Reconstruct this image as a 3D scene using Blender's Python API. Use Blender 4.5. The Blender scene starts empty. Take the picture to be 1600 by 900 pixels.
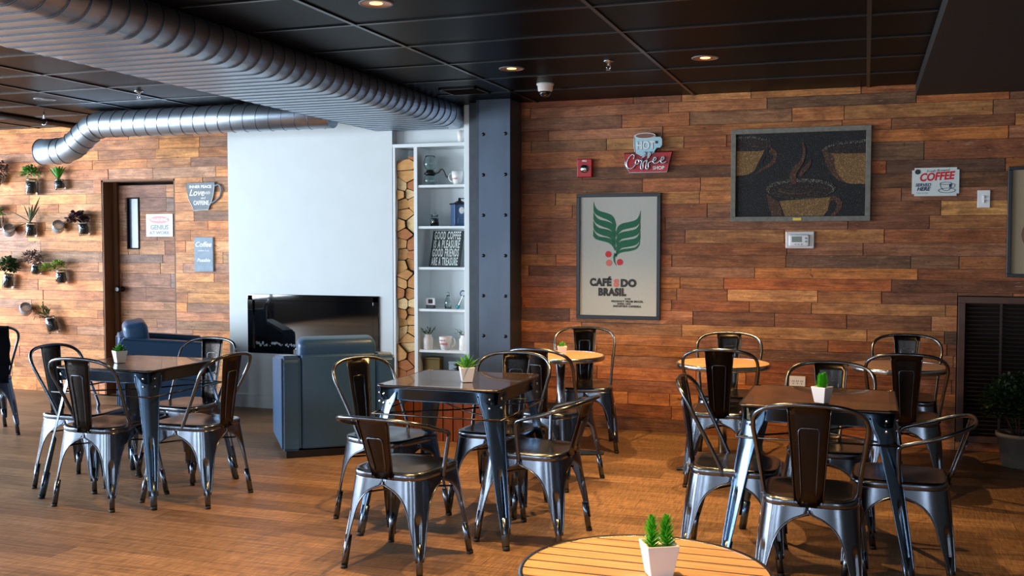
import bpy, bmesh, math, random
from mathutils import Vector, Matrix
R = math.radians
rnd = random.Random(7)
sc = bpy.context.scene
COL = sc.collection

# ------------------------------------------------------------------ camera
cam = bpy.data.cameras.new('camera'); cam.sensor_width = 36; cam.lens = 36; cam.clip_start = .05
camo = bpy.data.objects.new('camera', cam); COL.objects.link(camo)
camo.location = (0, 0, 1.48); camo.rotation_euler = (R(90) - math.atan(72/1600), 0, R(19.04))
sc.camera = camo
# ------------------------------------------------------------------ world, exposure
w = bpy.data.worlds.new('world'); sc.world = w; w.use_nodes = True
w.node_tree.nodes['Background'].inputs[0].default_value = (.55, .72, 1, 1)
w.node_tree.nodes['Background'].inputs[1].default_value = 1.5
vs = sc.view_settings
vs.view_transform = 'Standard'; vs.look = 'None'; vs.gamma = 1; vs.exposure = 0.28; vs.use_curve_mapping = False
try:
    sc.cycles.use_denoising = True
    sc.cycles.sample_clamp_indirect = 6
    sc.cycles.caustics_reflective = False; sc.cycles.caustics_refractive = False
except Exception: pass

def area(name, loc, rot, sx, sy, power, color):
    l = bpy.data.lights.new(name, 'AREA'); l.shape = 'RECTANGLE'; l.size = sx; l.size_y = sy
    l.energy = power; l.color = color
    o = bpy.data.objects.new(name, l); COL.objects.link(o); o.location = loc; o.rotation_euler = rot
    return o
DAY = (.77, .885, 1.0)
WIN_L = [(-1.2, 0.7), (1.2, 3.1), (3.6, 5.5), (6.0, 7.6)]        # y ranges in the left wall
WIN_F = [(-8.8, -7.9), (-6.4, -5.5), (-4.1, -3.3), (-1.3, -.6), (1.7, 2.4)]               # x ranges in the front wall; rightmost openings added to light right-hand faces
WZ = (0.45, 2.35)
for a, b in WIN_L:
    area('daylight_left', (-10.15, (a+b)/2, sum(WZ)/2), (0, R(-90), 0), WZ[1]-WZ[0], b-a, (190 if b > 7 else 385)*(b-a)/2, DAY)
for a, b in WIN_F:
    area('daylight_front', ((a+b)/2, -3.15, sum(WZ)/2), (R(90), 0, 0), b-a, WZ[1]-WZ[0], 78 if b < -2 else 45, DAY)
DOWN = [(-2.19, 4.39), (-2.18, 6.31), (-.94, 6.33), (-.94, 4.39), (-2.19, 2.4), (-.94, 2.4)]
for x, y in DOWN:
    l = bpy.data.lights.new('downlight_lamp', 'SPOT'); l.energy = 190; l.color = (1, .57, .21)
    l.spot_size = R(112); l.spot_blend = .85; l.shadow_soft_size = .035
    o = bpy.data.objects.new('downlight_lamp', l); COL.objects.link(o); o.location = (x, y, 2.56)

# ------------------------------------------------------------------ materials
def lin(c):
    return tuple(((v/255)/12.92 if v/255 <= .04045 else ((v/255+.055)/1.055)**2.4) for v in c) + (1,)
def mat(name, rgb, rough=.5, metal=0., noise=0., nscale=20, bump=0., spec=.5, stretch=(1, 1, 1), coat=0., alpha=None, trans=0., ior=1.45):
    m = bpy.data.materials.new(name); m.use_nodes = True; nt = m.node_tree; b = nt.nodes['Principled BSDF']
    b.inputs['Base Color'].default_value = lin(rgb); b.inputs['Roughness'].default_value = rough
    b.inputs['Metallic'].default_value = metal; b.inputs['Specular IOR Level'].default_value = spec
    b.inputs['Coat Weight'].default_value = coat; b.inputs['Transmission Weight'].default_value = trans; b.inputs['IOR'].default_value = ior
    tc = nt.nodes.new('ShaderNodeTexCoord'); mp = nt.nodes.new('ShaderNodeMapping'); mp.inputs['Scale'].default_value = stretch
    nt.links.new(tc.outputs['Object'], mp.inputs[0])
    n = nt.nodes.new('ShaderNodeTexNoise'); n.inputs['Scale'].default_value = nscale; n.inputs['Detail'].default_value = 5
    nt.links.new(mp.outputs[0], n.inputs['Vector'])
    mx = nt.nodes.new('ShaderNodeMix'); mx.data_type = 'RGBA'; mx.blend_type = 'MULTIPLY'; mx.inputs[0].default_value = noise
    mx.inputs[6].default_value = lin(rgb)
    cr = nt.nodes.new('ShaderNodeValToRGB'); cr.color_ramp.elements[0].position = .3; cr.color_ramp.elements[1].position = .7
    cr.color_ramp.elements[0].color = (.25, .25, .25, 1)
    nt.links.new(n.outputs['Fac'], cr.inputs[0]); nt.links.new(cr.outputs[0], mx.inputs[7]); nt.links.new(mx.outputs[2], b.inputs['Base Color'])
    if bump:
        bp = nt.nodes.new('ShaderNodeBump'); bp.inputs['Strength'].default_value = bump; bp.inputs['Distance'].default_value = .003
        nt.links.new(n.outputs['Fac'], bp.inputs['Height']); nt.links.new(bp.outputs[0], b.inputs['Normal'])
    return m
def emit(name, rgb, s):
    m = mat(name, rgb); b = m.node_tree.nodes['Principled BSDF']
    b.inputs['Emission Color'].default_value = lin(rgb); b.inputs['Emission Strength'].default_value = s
    return m

def plank_material(name, rough=.55, sat=1.):
    """reclaimed boards: 'Col' holds each board's own colour, 'Off' a per-board shift of the grain"""
    m = bpy.data.materials.new(name); m.use_nodes = True; nt = m.node_tree; N = nt.nodes; L = nt.links
    b = N['Principled BSDF']; b.inputs['Roughness'].default_value = rough; b.inputs['Specular IOR Level'].default_value = .35
    ac = N.new('ShaderNodeAttribute'); ac.attribute_name = 'Col'
    ao = N.new('ShaderNodeAttribute'); ao.attribute_name = 'Off'
    tc = N.new('ShaderNodeTexCoord'); ad = N.new('ShaderNodeVectorMath'); ad.operation = 'MULTIPLY_ADD'
    ad.inputs[1].default_value = (37, 19, 53); L.new(ao.outputs['Color'], ad.inputs[0]); L.new(tc.outputs['Object'], ad.inputs[2])
    def nz(stretch, scale, detail, e0, e1, c0, c1):
        mp = N.new('ShaderNodeMapping'); mp.inputs['Scale'].default_value = stretch; L.new(ad.outputs[0], mp.inputs[0])
        n = N.new('ShaderNodeTexNoise'); n.inputs['Scale'].default_value = scale; n.inputs['Detail'].default_value = detail
        n.inputs['Roughness'].default_value = .65; n.inputs['Distortion'].default_value = .6
        L.new(mp.outputs[0], n.inputs['Vector'])
        cr = N.new('ShaderNodeValToRGB'); cr.color_ramp.elements[0].position = e0; cr.color_ramp.elements[1].position = e1
        cr.color_ramp.elements[0].color = c0; cr.color_ramp.elements[1].color = c1; L.new(n.outputs['Fac'], cr.inputs[0])
        return n, cr
    def mul(a, c, f, mode='MULTIPLY'):
        mx = N.new('ShaderNodeMix'); mx.data_type = 'RGBA'; mx.blend_type = mode
        if isinstance(f, float): mx.inputs[0].default_value = f
        else: L.new(f, mx.inputs[0])
        L.new(a, mx.inputs[6])
        if isinstance(c, tuple): mx.inputs[7].default_value = c
        else: L.new(c, mx.inputs[7])
        return mx.outputs[2]
    n1, g1 = nz((1.6, 1, 26), 2.2, 8, .32, .66, (.46, .36, .28, 1), (1.25, 1.2, 1.15, 1))       # long grain
    n2, g2 = nz((3, 1, 7), 1.5, 4, .34, .6, (.52, .44, .38, 1), (1.15, 1.12, 1.1, 1))           # weathered patches
    n3, g3 = nz((2.5, 1, 22), 5.5, 7, .61, .68, (0, 0, 0, 1), (1, 1, 1, 1))                    # pale paint flecks
    n4, g4 = nz((9, 1, 14), 2.0, 2, .70, .74, (0, 0, 0, 1), (1, 1, 1, 1))                      # knots
    c = mul(ac.outputs['Color'], g1.outputs[0], .85)
    c = mul(c, g2.outputs[0], .8)
    n5, g5 = nz((14, 1, 30), 3., 5, .3, .7, (.62, .58, .55, 1), (1.22, 1.2, 1.2, 1))
    c = mul(c, g5.outputs[0], .75)
    f3 = N.new('ShaderNodeMath'); f3.operation = 'MULTIPLY'; f3.inputs[1].default_value = .4; L.new(g3.outputs[0], f3.inputs[0])
    c = mul(c, lin((205, 170, 150)), f3.outputs[0], 'MIX')
    f4 = N.new('ShaderNodeMath'); f4.operation = 'MULTIPLY'; f4.inputs[1].default_value = .75; L.new(g4.outputs[0], f4.inputs[0])
    c = mul(c, lin((45, 28, 20)), f4.outputs[0], 'MIX')
    L.new(c, b.inputs['Base Color'])
    bp = N.new('ShaderNodeBump'); bp.inputs['Strength'].default_value = .45; bp.inputs['Distance'].default_value = .004
    L.new(n1.outputs['Fac'], bp.inputs['Height']); L.new(bp.outputs[0], b.inputs['Normal'])
    return m

def floor_material():
    m = bpy.data.materials.new('vinyl_plank_floor'); m.use_nodes = True; nt = m.node_tree; N = nt.nodes; L = nt.links
    b = N['Principled BSDF']; b.inputs['Specular IOR Level'].default_value = .4
    tc = N.new('ShaderNodeTexCoord')
    br = N.new('ShaderNodeTexBrick'); br.inputs['Scale'].default_value = 1; br.inputs['Brick Width'].default_value = 1.2
    br.inputs['Row Height'].default_value = .18; br.inputs['Mortar Size'].default_value = .0012; br.offset = .37
    br.inputs['Color1'].default_value = lin((166, 132, 98)); br.inputs['Color2'].default_value = lin((124, 97, 72)); br.inputs['Mortar'].default_value = lin((70, 50, 38))
    L.new(tc.outputs['Object'], br.inputs['Vector'])
    def nz(stretch, scale, detail, e0, e1, c0, c1):
        mp = N.new('ShaderNodeMapping'); mp.inputs['Scale'].default_value = stretch; L.new(tc.outputs['Object'], mp.inputs[0])
        n = N.new('ShaderNodeTexNoise'); n.inputs['Scale'].default_value = scale; n.inputs['Detail'].default_value = detail
        L.new(mp.outputs[0], n.inputs['Vector'])
        cr = N.new('ShaderNodeValToRGB'); cr.color_ramp.elements[0].position = e0; cr.color_ramp.elements[1].position = e1
        cr.color_ramp.elements[0].color = c0; cr.color_ramp.elements[1].color = c1; L.new(n.outputs['Fac'], cr.inputs[0])
        return n, cr
    n1, g1 = nz((1.2, 22, 1), 2.5, 7, .3, .68, (.46, .42, .40, 1), (1.12, 1.1, 1.1, 1))
    n2, g2 = nz((55, 5, 1), 2.0, 4, .38, .62, (.60, .57, .55, 1), (1.1, 1.1, 1.1, 1))      # saw marks across the boards
    n3, g3 = nz((.5, 1.2, 1), 1.3, 3, .35, .65, (.78, .76, .76, 1), (1.08, 1.08, 1.08, 1))
    c = br.outputs['Color']
    for g, f in ((g1, .8), (g2, .75), (g3, .7)):
        mx = N.new('ShaderNodeMix'); mx.data_type = 'RGBA'; mx.blend_type = 'MULTIPLY'; mx.inputs[0].default_value = f
        L.new(c, mx.inputs[6]); L.new(g.outputs[0], mx.inputs[7]); c = mx.outputs[2]
    L.new(c, b.inputs['Base Color'])
    mr = N.new('ShaderNodeMapRange'); mr.inputs['To Min'].default_value = .36; mr.inputs['To Max'].default_value = .6
    L.new(n2.outputs['Fac'], mr.inputs[0]); L.new(mr.outputs[0], b.inputs['Roughness'])
    bp = N.new('ShaderNodeBump'); bp.inputs['Strength'].default_value = .35; bp.inputs['Distance'].default_value = .002
    L.new(n2.outputs['Fac'], bp.inputs['Height']); L.new(bp.outputs[0], b.inputs['Normal'])
    return m

M = {}
M['plank'] = plank_material('reclaimed_planks')
M['floor'] = floor_material()
M['tile'] = mat('black_ceiling_tile', (9, 10, 12), .36, noise=.3, nscale=60, spec=.04)
M['tbar'] = mat('black_ceiling_grid', (16, 17, 19), .28, spec=.6)
M['soffit'] = mat('dark_grey_soffit', (34, 32, 32), .7, noise=.1, nscale=5)
M['white_wall'] = mat('white_plaster', (214, 222, 224), .6, noise=.05, nscale=6, bump=.15)
M['dark_wall'] = mat('taupe_paint', (90, 82, 76), .8)
M['gun'] = mat('gunmetal', (112, 119, 130), .22, 1, noise=.45, nscale=9, stretch=(1, 1, .3), bump=.05)
M['gun_dark'] = mat('dark_gunmetal', (82, 78, 76), .27, 1, noise=.4, nscale=12, stretch=(1, 1, .3))
M['table_steel'] = mat('blue_grey_steel', (104, 126, 150), .25, 1, noise=.4, nscale=8, stretch=(1, 1, .3))
M['tabletop'] = mat('dark_lacquered_top', (70, 58, 52), .17, .3, noise=.3, nscale=5, coat=.5)
M['rubber'] = mat('black_rubber', (22, 22, 24), .6)
M['galv'] = mat('galvanised_duct', (196, 212, 228), .36, .9, noise=.25, nscale=7, stretch=(1, 1, 1))
M['seam'] = mat('duct_seam', (92, 104, 116), .45, 1)
M['alu'] = mat('polished_aluminium', (190, 196, 204), .2, 1, noise=.1)
M['slat'] = mat('ash_slats', (234, 188, 142), .42, noise=.55, nscale=4, stretch=(1.2, 22, 1), bump=.1)
M['slat_grey'] = mat('faded_oak_slats', (160, 132, 120), .45, noise=.55, nscale=4, stretch=(1.2, 22, 1), bump=.1)
M['pot'] = mat('white_ceramic', (236, 234, 236), .3)
M['green'] = mat('bright_green_leaf', (84, 196, 40), .45, noise=.5, nscale=60)
M['green2'] = mat('mid_green_leaf', (70, 152, 48), .45, noise=.5, nscale=60)
M['green_dark'] = mat('dark_green_leaf', (44, 84, 36), .5, noise=.5, nscale=50)
M['sage'] = mat('grey_green_leaf', (108, 122, 92), .6, noise=.4, nscale=50)
M['lime'] = mat('lime_leaf', (120, 160, 56), .5, noise=.4, nscale=50)
M['purple'] = mat('purple_brown_leaf', (74, 48, 60), .5, noise=.5, nscale=60)
M['mauve'] = mat('mauve_grey_leaf', (128, 104, 98), .6, noise=.5, nscale=50)
M['soil'] = mat('potting_soil', (38, 30, 26), .9, noise=.5, nscale=80)
M['leather'] = mat('slate_blue_leather', (52, 88, 124), .38, noise=.15, nscale=50, bump=.12)
M['black'] = mat('black_plastic', (16, 16, 18), .35)
M['black_frame'] = mat('black_frame', (24, 26, 34), .35)
M['white'] = mat('white_plastic', (232, 232, 230), .35)
M['steel_col'] = mat('blue_painted_steel', (78, 92, 110), .42, .35, noise=.35, nscale=3, stretch=(2, 2, .6))
M['steel_dark'] = mat('dark_steel', (58, 66, 74), .45, .4, noise=.3)
M['rivet'] = mat('dark_rivet', (40, 44, 52), .3, .8)
M['shelf'] = mat('painted_shelf', (226, 234, 236), .5)
M['log_end'] = mat('split_birch', (216, 160, 96), .75, noise=.35, nscale=14, stretch=(1, 1, 2.5))
M['log_end2'] = mat('split_birch_deep', (200, 138, 76), .75, noise=.4, nscale=14, stretch=(1, 1, 2.5))
M['log_end3'] = mat('split_birch_pale', (232, 196, 140), .75, noise=.35, nscale=14, stretch=(1, 1, 2.5))
M['log_end4'] = mat('split_birch_red', (186, 116, 66), .75, noise=.4, nscale=14, stretch=(1, 1, 2.5))
M['bark'] = mat('birch_bark', (96, 66, 46), .85, noise=.5, nscale=25)
M['glass'] = mat('clear_glass', (235, 245, 245), .03, trans=1., ior=1.45)
M['frosted'] = mat('silvery_glass', (214, 222, 228), .18, noise=.5, nscale=40, trans=.45, bump=.3)
M['fireglass'] = mat('black_glass', (10, 11, 13), .03, spec=.8, coat=.6)
M['ember'] = mat('crystal_embers', (170, 178, 190), .2, noise=.7, nscale=90)
M['grey_sign'] = mat('slate_sign', (120, 130, 138), .6, noise=.3, nscale=25)
M['blue_sign'] = mat('weathered_blue_sign', (142, 160, 176), .6, noise=.25, nscale=25)
M['ink_white'] = mat('white_paint', (238, 240, 240), .5)
M['ink_grey'] = mat('faded_grey_ink', (134, 142, 152), .5)
M['ink_pink'] = mat('faded_red_ink', (222, 152, 150), .5)
M['red'] = mat('red_enamel', (186, 22, 26), .3, noise=.25, nscale=15)
M['ink_red'] = mat('red_ink', (205, 34, 44), .5)
M['ink_black'] = mat('black_ink', (30, 30, 34), .6)
M['ink_char'] = mat('charcoal_ink', (58, 60, 62), .8, noise=.4, nscale=80)
M['ink_green'] = mat('green_ink', (38, 104, 74), .8, noise=.25, nscale=80)
M['ink_rose'] = mat('rose_ink', (205, 56, 62), .8, noise=.2, nscale=80)
M['ink_salmon'] = mat('salmon_ink', (222, 122, 108), .8, noise=.5, nscale=120)
M['ink_navy'] = mat('navy_ink', (30, 40, 84), .6)
M['burlap'] = mat('burlap', (190, 192, 182), .9, noise=.3, nscale=240, bump=.3)
M['burlap2'] = mat('tan_burlap', (176, 158, 128), .9, noise=.3, nscale=240, bump=.3)
M['ice'] = mat('pale_blue_enamel', (168, 212, 224), .35, noise=.15, nscale=25)
M['coffee'] = mat('coffee_brown', (122, 84, 70), .4)
M['silver_line'] = mat('silver_tube', (196, 204, 214), .25, .6)
M['tin_white'] = mat('white_tin', (214, 222, 218), .4, noise=.08, nscale=20)
M['grey_wood'] = mat('grey_barnwood', (128, 126, 116), .8, noise=.4, nscale=5, stretch=(6, 1, 6))
def mosaic(name, rgb, fleck=(150, 150, 140), f0=.80):
    m = mat(name, rgb, .6, noise=.6, nscale=160)
    nt = m.node_tree; b = nt.nodes['Principled BSDF']; old = b.inputs['Base Color'].links[0].from_socket
    v = nt.nodes.new('ShaderNodeTexVoronoi'); v.inputs['Scale'].default_value = 190
    tc = nt.nodes.new('ShaderNodeTexCoord'); nt.links.new(tc.outputs['Object'], v.inputs['Vector'])
    sp = nt.nodes.new('ShaderNodeSeparateColor'); nt.links.new(v.outputs['Color'], sp.inputs[0])
    g = nt.nodes.new('ShaderNodeMath'); g.operation = 'GREATER_THAN'; g.inputs[1].default_value = f0; nt.links.new(sp.outputs[0], g.inputs[0])
    mx = nt.nodes.new('ShaderNodeMix'); mx.data_type = 'RGBA'; mx.inputs[7].default_value = lin(fleck)
    nt.links.new(g.outputs[0], mx.inputs[0]); nt.links.new(old, mx.inputs[6]); nt.links.new(mx.outputs[2], b.inputs['Base Color'])
    bp = nt.nodes.new('ShaderNodeBump'); bp.inputs['Strength'].default_value = .8; bp.inputs['Distance'].default_value = .004
    nt.links.new(v.outputs['Distance'], bp.inputs['Height']); nt.links.new(bp.outputs[0], b.inputs['Normal'])
    return m
M['mos_black'] = mosaic('black_bean_mosaic', (18, 18, 20), (52, 58, 62), .95)
M['mos_gold'] = mosaic('golden_bean_mosaic', (132, 98, 54), (160, 130, 84), .85)
M['mos_brown'] = mosaic('brown_bean_mosaic', (76, 48, 32), (120, 90, 64), .9)
M['mos_dark'] = mosaic('dark_roast_mosaic', (34, 20, 18), (90, 72, 64), .9)
M['mos_fleck'] = mosaic('pale_rim_mosaic', (44, 40, 34), (130, 126, 112), .8)
M['vent'] = mat('dark_louvre_wood', (56, 38, 30), .6, noise=.4, nscale=10, stretch=(2, 1, 20))
M['vent_frame'] = mat('vent_frame_wood', (92, 64, 52), .6, noise=.4, nscale=8)
M['void'] = mat('dark_recess', (8, 8, 8), .9)
M['jamb'] = mat('stained_jamb', (112, 72, 42), .6, noise=.4, nscale=4, stretch=(6, 6, 1))
M['stone_pot'] = mat('grey_stone_pot', (118, 112, 104), .8, noise=.3, nscale=20)
M['lamp_on'] = emit('warm_lamp', (255, 196, 130), 2.0)
M['reflector'] = mat('warm_reflector', (214, 150, 96), .35, .6)
M['ring'] = mat('white_metal_ring', (120, 120, 122), .4)
M['screen'] = mat('lcd_grey', (120, 128, 118), .3)
M['grinder_blue'] = mat('blue_enamel', (64, 92, 132), .35, noise=.2)
M['sign_black'] = mat('green_black_board', (22, 34, 36), .5)
M['navy'] = mat('navy_jacket', (22, 28, 42), .85, noise=.4, nscale=30, bump=.4)
M['brass'] = mat('brass_plate', (196, 164, 72), .35, .7)
M['crate'] = mat('red_brown_slats', (150, 82, 44), .5, noise=.5, nscale=5, stretch=(10, 10, 1))
M['gold_box'] = mat('antique_gold', (112, 92, 44), .45, .4, noise=.4, nscale=20)
M['galv_pot'] = mat('zinc_tumbler', (196, 206, 210), .25, .7)
M['frame_grey'] = mat('window_frame_grey', (70, 72, 74), .5)
M['door_glass'] = mat('door_pane_glass', (120, 136, 158), .25)

# ------------------------------------------------------------------ helpers
def bm_new(): return bmesh.new()
def obj(name, bm, m, parent=None, smooth=False, loc=None, mods=()):
    me = bpy.data.meshes.new(name); bm.to_mesh(me); bm.free()
    for mm in (m if isinstance(m, (list, tuple)) else [m]): me.materials.append(mm)
    if smooth: me.polygons.foreach_set('use_smooth', [True]*len(me.polygons))
    o = bpy.data.objects.new(name, me); COL.objects.link(o)
    if parent: o.parent = parent
    if loc: o.location = loc
    for k, kw in mods:
        md = o.modifiers.new(k.lower(), k)
        for a, v in kw.items(): setattr(md, a, v)
    return o
def thing(name, label, cat, loc=(0, 0, 0), rz=0, group=None):
    o = bpy.data.objects.new(name, None); o.empty_display_size = .1; COL.objects.link(o)
    o.location = loc; o.rotation_euler = (0, 0, rz)
    return tag(o, label, cat, group)
def tag(o, label, cat, group=None):
    o['label'] = label; o['category'] = cat
    if group: o['group'] = group
    return o
def struct(o):
    o['kind'] = 'structure'; return o
def box(bm, c, s, rot=None, mi=0):
    mtx = Matrix.Translation(c)
    if rot is not None: mtx = mtx @ rot
    r = bmesh.ops.create_cube(bm, size=1, matrix=mtx @ Matrix.Diagonal((*s, 1)))
    for f in {f for v in r['verts'] for f in v.link_faces}: f.material_index = mi
    return r['verts']
def rbox(bm, c, s, b=.01, seg=2, rot=None, mi=0):
    t = bmesh.new(); bmesh.ops.create_cube(t, size=1, matrix=Matrix.Diagonal((*s, 1)))
    bmesh.ops.bevel(t, geom=list(t.edges), offset=b, segments=seg, affect='EDGES', profile=.5)
    mtx = Matrix.Translation(c) @ (rot if rot is not None else Matrix.Identity(4))
    merge(bm, t, mtx, mi)
def merge(bm, t, mtx=Matrix.Identity(4), mi=0):
    vm = {}
    for v in t.verts: vm[v] = bm.verts.new(mtx @ v.co)
    for f in t.faces:
        try:
            nf = bm.faces.new([vm[v] for v in f.verts]); nf.material_index = mi; nf.smooth = f.smooth
        except ValueError: pass
    t.free()
def smooth_path(pts, n=6):
    pts = [Vector(p) for p in pts]; out = []
    for i in range(len(pts)-1):
        p0 = pts[max(i-1, 0)]; p1 = pts[i]; p2 = pts[i+1]; p3 = pts[min(i+2, len(pts)-1)]
        for k in range(n):
            t = k/n
            out.append(.5*((2*p1)+(p2-p0)*t+(2*p0-5*p1+4*p2-p3)*t*t+(3*p1-p0-3*p2+p3)*t**3))
    out.append(pts[-1]); return out
def tube(bm, pts, r, seg=10, cap=True, closed=False, mi=0):
    pts = [Vector(p) for p in pts]; n = len(pts); rings = []
    rr = r if callable(r) else (lambda t: r)
    up = None
    for i, p in enumerate(pts):
        if closed: d = (pts[(i+1) % n]-pts[i-1]).normalized()
        else: d = (pts[min(i+1, n-1)]-pts[max(i-1, 0)]).normalized()
        if up is None:
            up = Vector((0, 0, 1)) if abs(d.z) < .9 else Vector((1, 0, 0))
        a = up - d*up.dot(d)
        if a.length < 1e-6: a = d.orthogonal()
        a.normalize(); b = d.cross(a); up = a
        q = rr(i/max(n-1, 1))
        rings.append([bm.verts.new(p+a*q*math.cos(2*math.pi*k/seg)+b*q*math.sin(2*math.pi*k/seg)) for k in range(seg)])
    m = n if closed else n-1
    for i in range(m):
        A, B = rings[i], rings[(i+1) % n]
        for k in range(seg):
            f = bm.faces.new((A[k], A[(k+1) % seg], B[(k+1) % seg], B[k])); f.smooth = True; f.material_index = mi
    if cap and not closed:
        f = bm.faces.new(rings[0][::-1]); f.material_index = mi
        f = bm.faces.new(rings[-1]); f.material_index = mi
def lathe(bm, prof, seg=24, c=(0, 0, 0), cap=True, mi=0, mtx=None, sq=None):
    rings = []
    for r, z in prof:
        ring = []
        for k in range(seg):
            a = 2*math.pi*k/seg
            v = Vector((r*math.cos(a), r*math.sin(a), z))
            if mtx is not None: v = mtx @ v
            ring.append(bm.verts.new(v+Vector(c)))
        rings.append(ring)
    for A, B in zip(rings, rings[1:]):
        for k in range(seg):
            f = bm.faces.new((A[k], A[(k+1) % seg], B[(k+1) % seg], B[k])); f.smooth = True; f.material_index = mi
    if cap:
        f = bm.faces.new(rings[0][::-1]); f.material_index = mi
        f = bm.faces.new(rings[-1]); f.material_index = mi
def prism(bm, pts, y0, y1, mi=0):
    """polygon in the x-z plane, extruded in y from y0 (front, towards the room) to y1"""
    a = [bm.verts.new((x, y0, z)) for x, z in pts]; b = [bm.verts.new((x, y1, z)) for x, z in pts]
    f = [bm.faces.new(a), bm.faces.new(b[::-1])]
    n = len(pts)
    for i in range(n): f.append(bm.faces.new((a[i], b[i], b[(i+1) % n], a[(i+1) % n])))
    for q in f: q.material_index = mi
    bmesh.ops.recalc_face_normals(bm, faces=f)
    bmesh.ops.triangulate(bm, faces=f[:2], ngon_method='EAR_CLIP')
def copy_tree(o, parent=None):
    c = o.copy(); COL.objects.link(c)
    if parent: c.parent = parent
    for ch in [x for x in bpy.data.objects if x.parent == o]: copy_tree(ch, c)
    return c
def lettering(body, size, x, z, parent, m, y=-.002, align='CENTER', shear=0., bold=0., wid=1., depth=.002, name='lettering', spacing=1., rot=0.):
    cu = bpy.data.curves.new('t', 'FONT'); cu.body = body; cu.size = size; cu.align_x = align; cu.align_y = 'CENTER'
    cu.shear = shear; cu.offset = bold; cu.extrude = depth/2; cu.resolution_u = 3; cu.space_character = spacing
    t = bpy.data.objects.new('t', cu); COL.objects.link(t)
    dg = bpy.context.evaluated_depsgraph_get(); dg.update()
    me = bpy.data.meshes.new_from_object(t.evaluated_get(dg)); bpy.data.objects.remove(t); bpy.data.curves.remove(cu)
    c, s = math.cos(rot), math.sin(rot)
    for v in me.vertices:
        px, pz = v.co.x*wid, v.co.y
        v.co = Vector((x+px*c-pz*s, y-v.co.z, z+px*s+pz*c))
    me.materials.clear(); me.materials.append(m)
    o = bpy.data.objects.new(name, me); COL.objects.link(o); o.parent = parent
    return o
def strokes(lines, r, x, z, s, parent, m, name='lettering', y=-.01, shear=0.):
    bm = bm_new()
    for ln in lines:
        tube(bm, smooth_path([(x+(a+shear*b)*s, y, z+b*s) for a, b in ln], 5), r, 6)
    return obj(name, bm, m, parent)
def spline2(pts, n=5):
    return [(p.x, p.y) for p in smooth_path([(a, b, 0) for a, b in pts], n)]

# ------------------------------------------------------------------ room shell
CEIL = 2.6; YB = 7.87; YL = 8.06; XL = -10.0; XR = 3.2; YF = -3.0
bm = bm_new(); box(bm, ((XL+XR)/2, (YF+8.6)/2, -.05), (XR-XL+.6, 8.6-YF+.4, .1)); struct(obj('floor', bm, M['floor']))
bm = bm_new(); box(bm, ((XL+XR)/2, (YF+8.6)/2, CEIL+.05), (XR-XL+.6, 8.6-YF+.4, .1)); struct(obj('ceiling', bm, M['tile']))
bm = bm_new()
gx = [-2.5, -1.25, 0.0]; gl = [-4.61, -5.22, -5.84, -6.46, -7.08, -7.7, -8.32, -8.94, -9.56]
for x in gx: box(bm, (x, (YF+YB)/2, CEIL-.002), (.022, YB-YF, .012))
for x in gl: box(bm, (x, (YF+YL)/2, CEIL-.002), (.022, YL-YF, .012))
for k in range(-11, 5):
    y = 4.77+.62*k; box(bm, ((-3.1+.32)/2, y, CEIL-.0015), (3.42, .022, .011))
for k in range(-13, 5):
    y = 5.5+.61*k; box(bm, ((XL-3.7)/2, y, CEIL-.0015), (-3.7-XL, .022, .011))
struct(obj('trim_1', bm, M['tbar']))
# lowered soffit on the right
bm = bm_new(); box(bm, ((.32+XR)/2, (YF+YB)/2, CEIL-.04), (XR-.32, YB-YF, .085)); struct(obj('trim_2', bm, M['soffit']))

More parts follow.
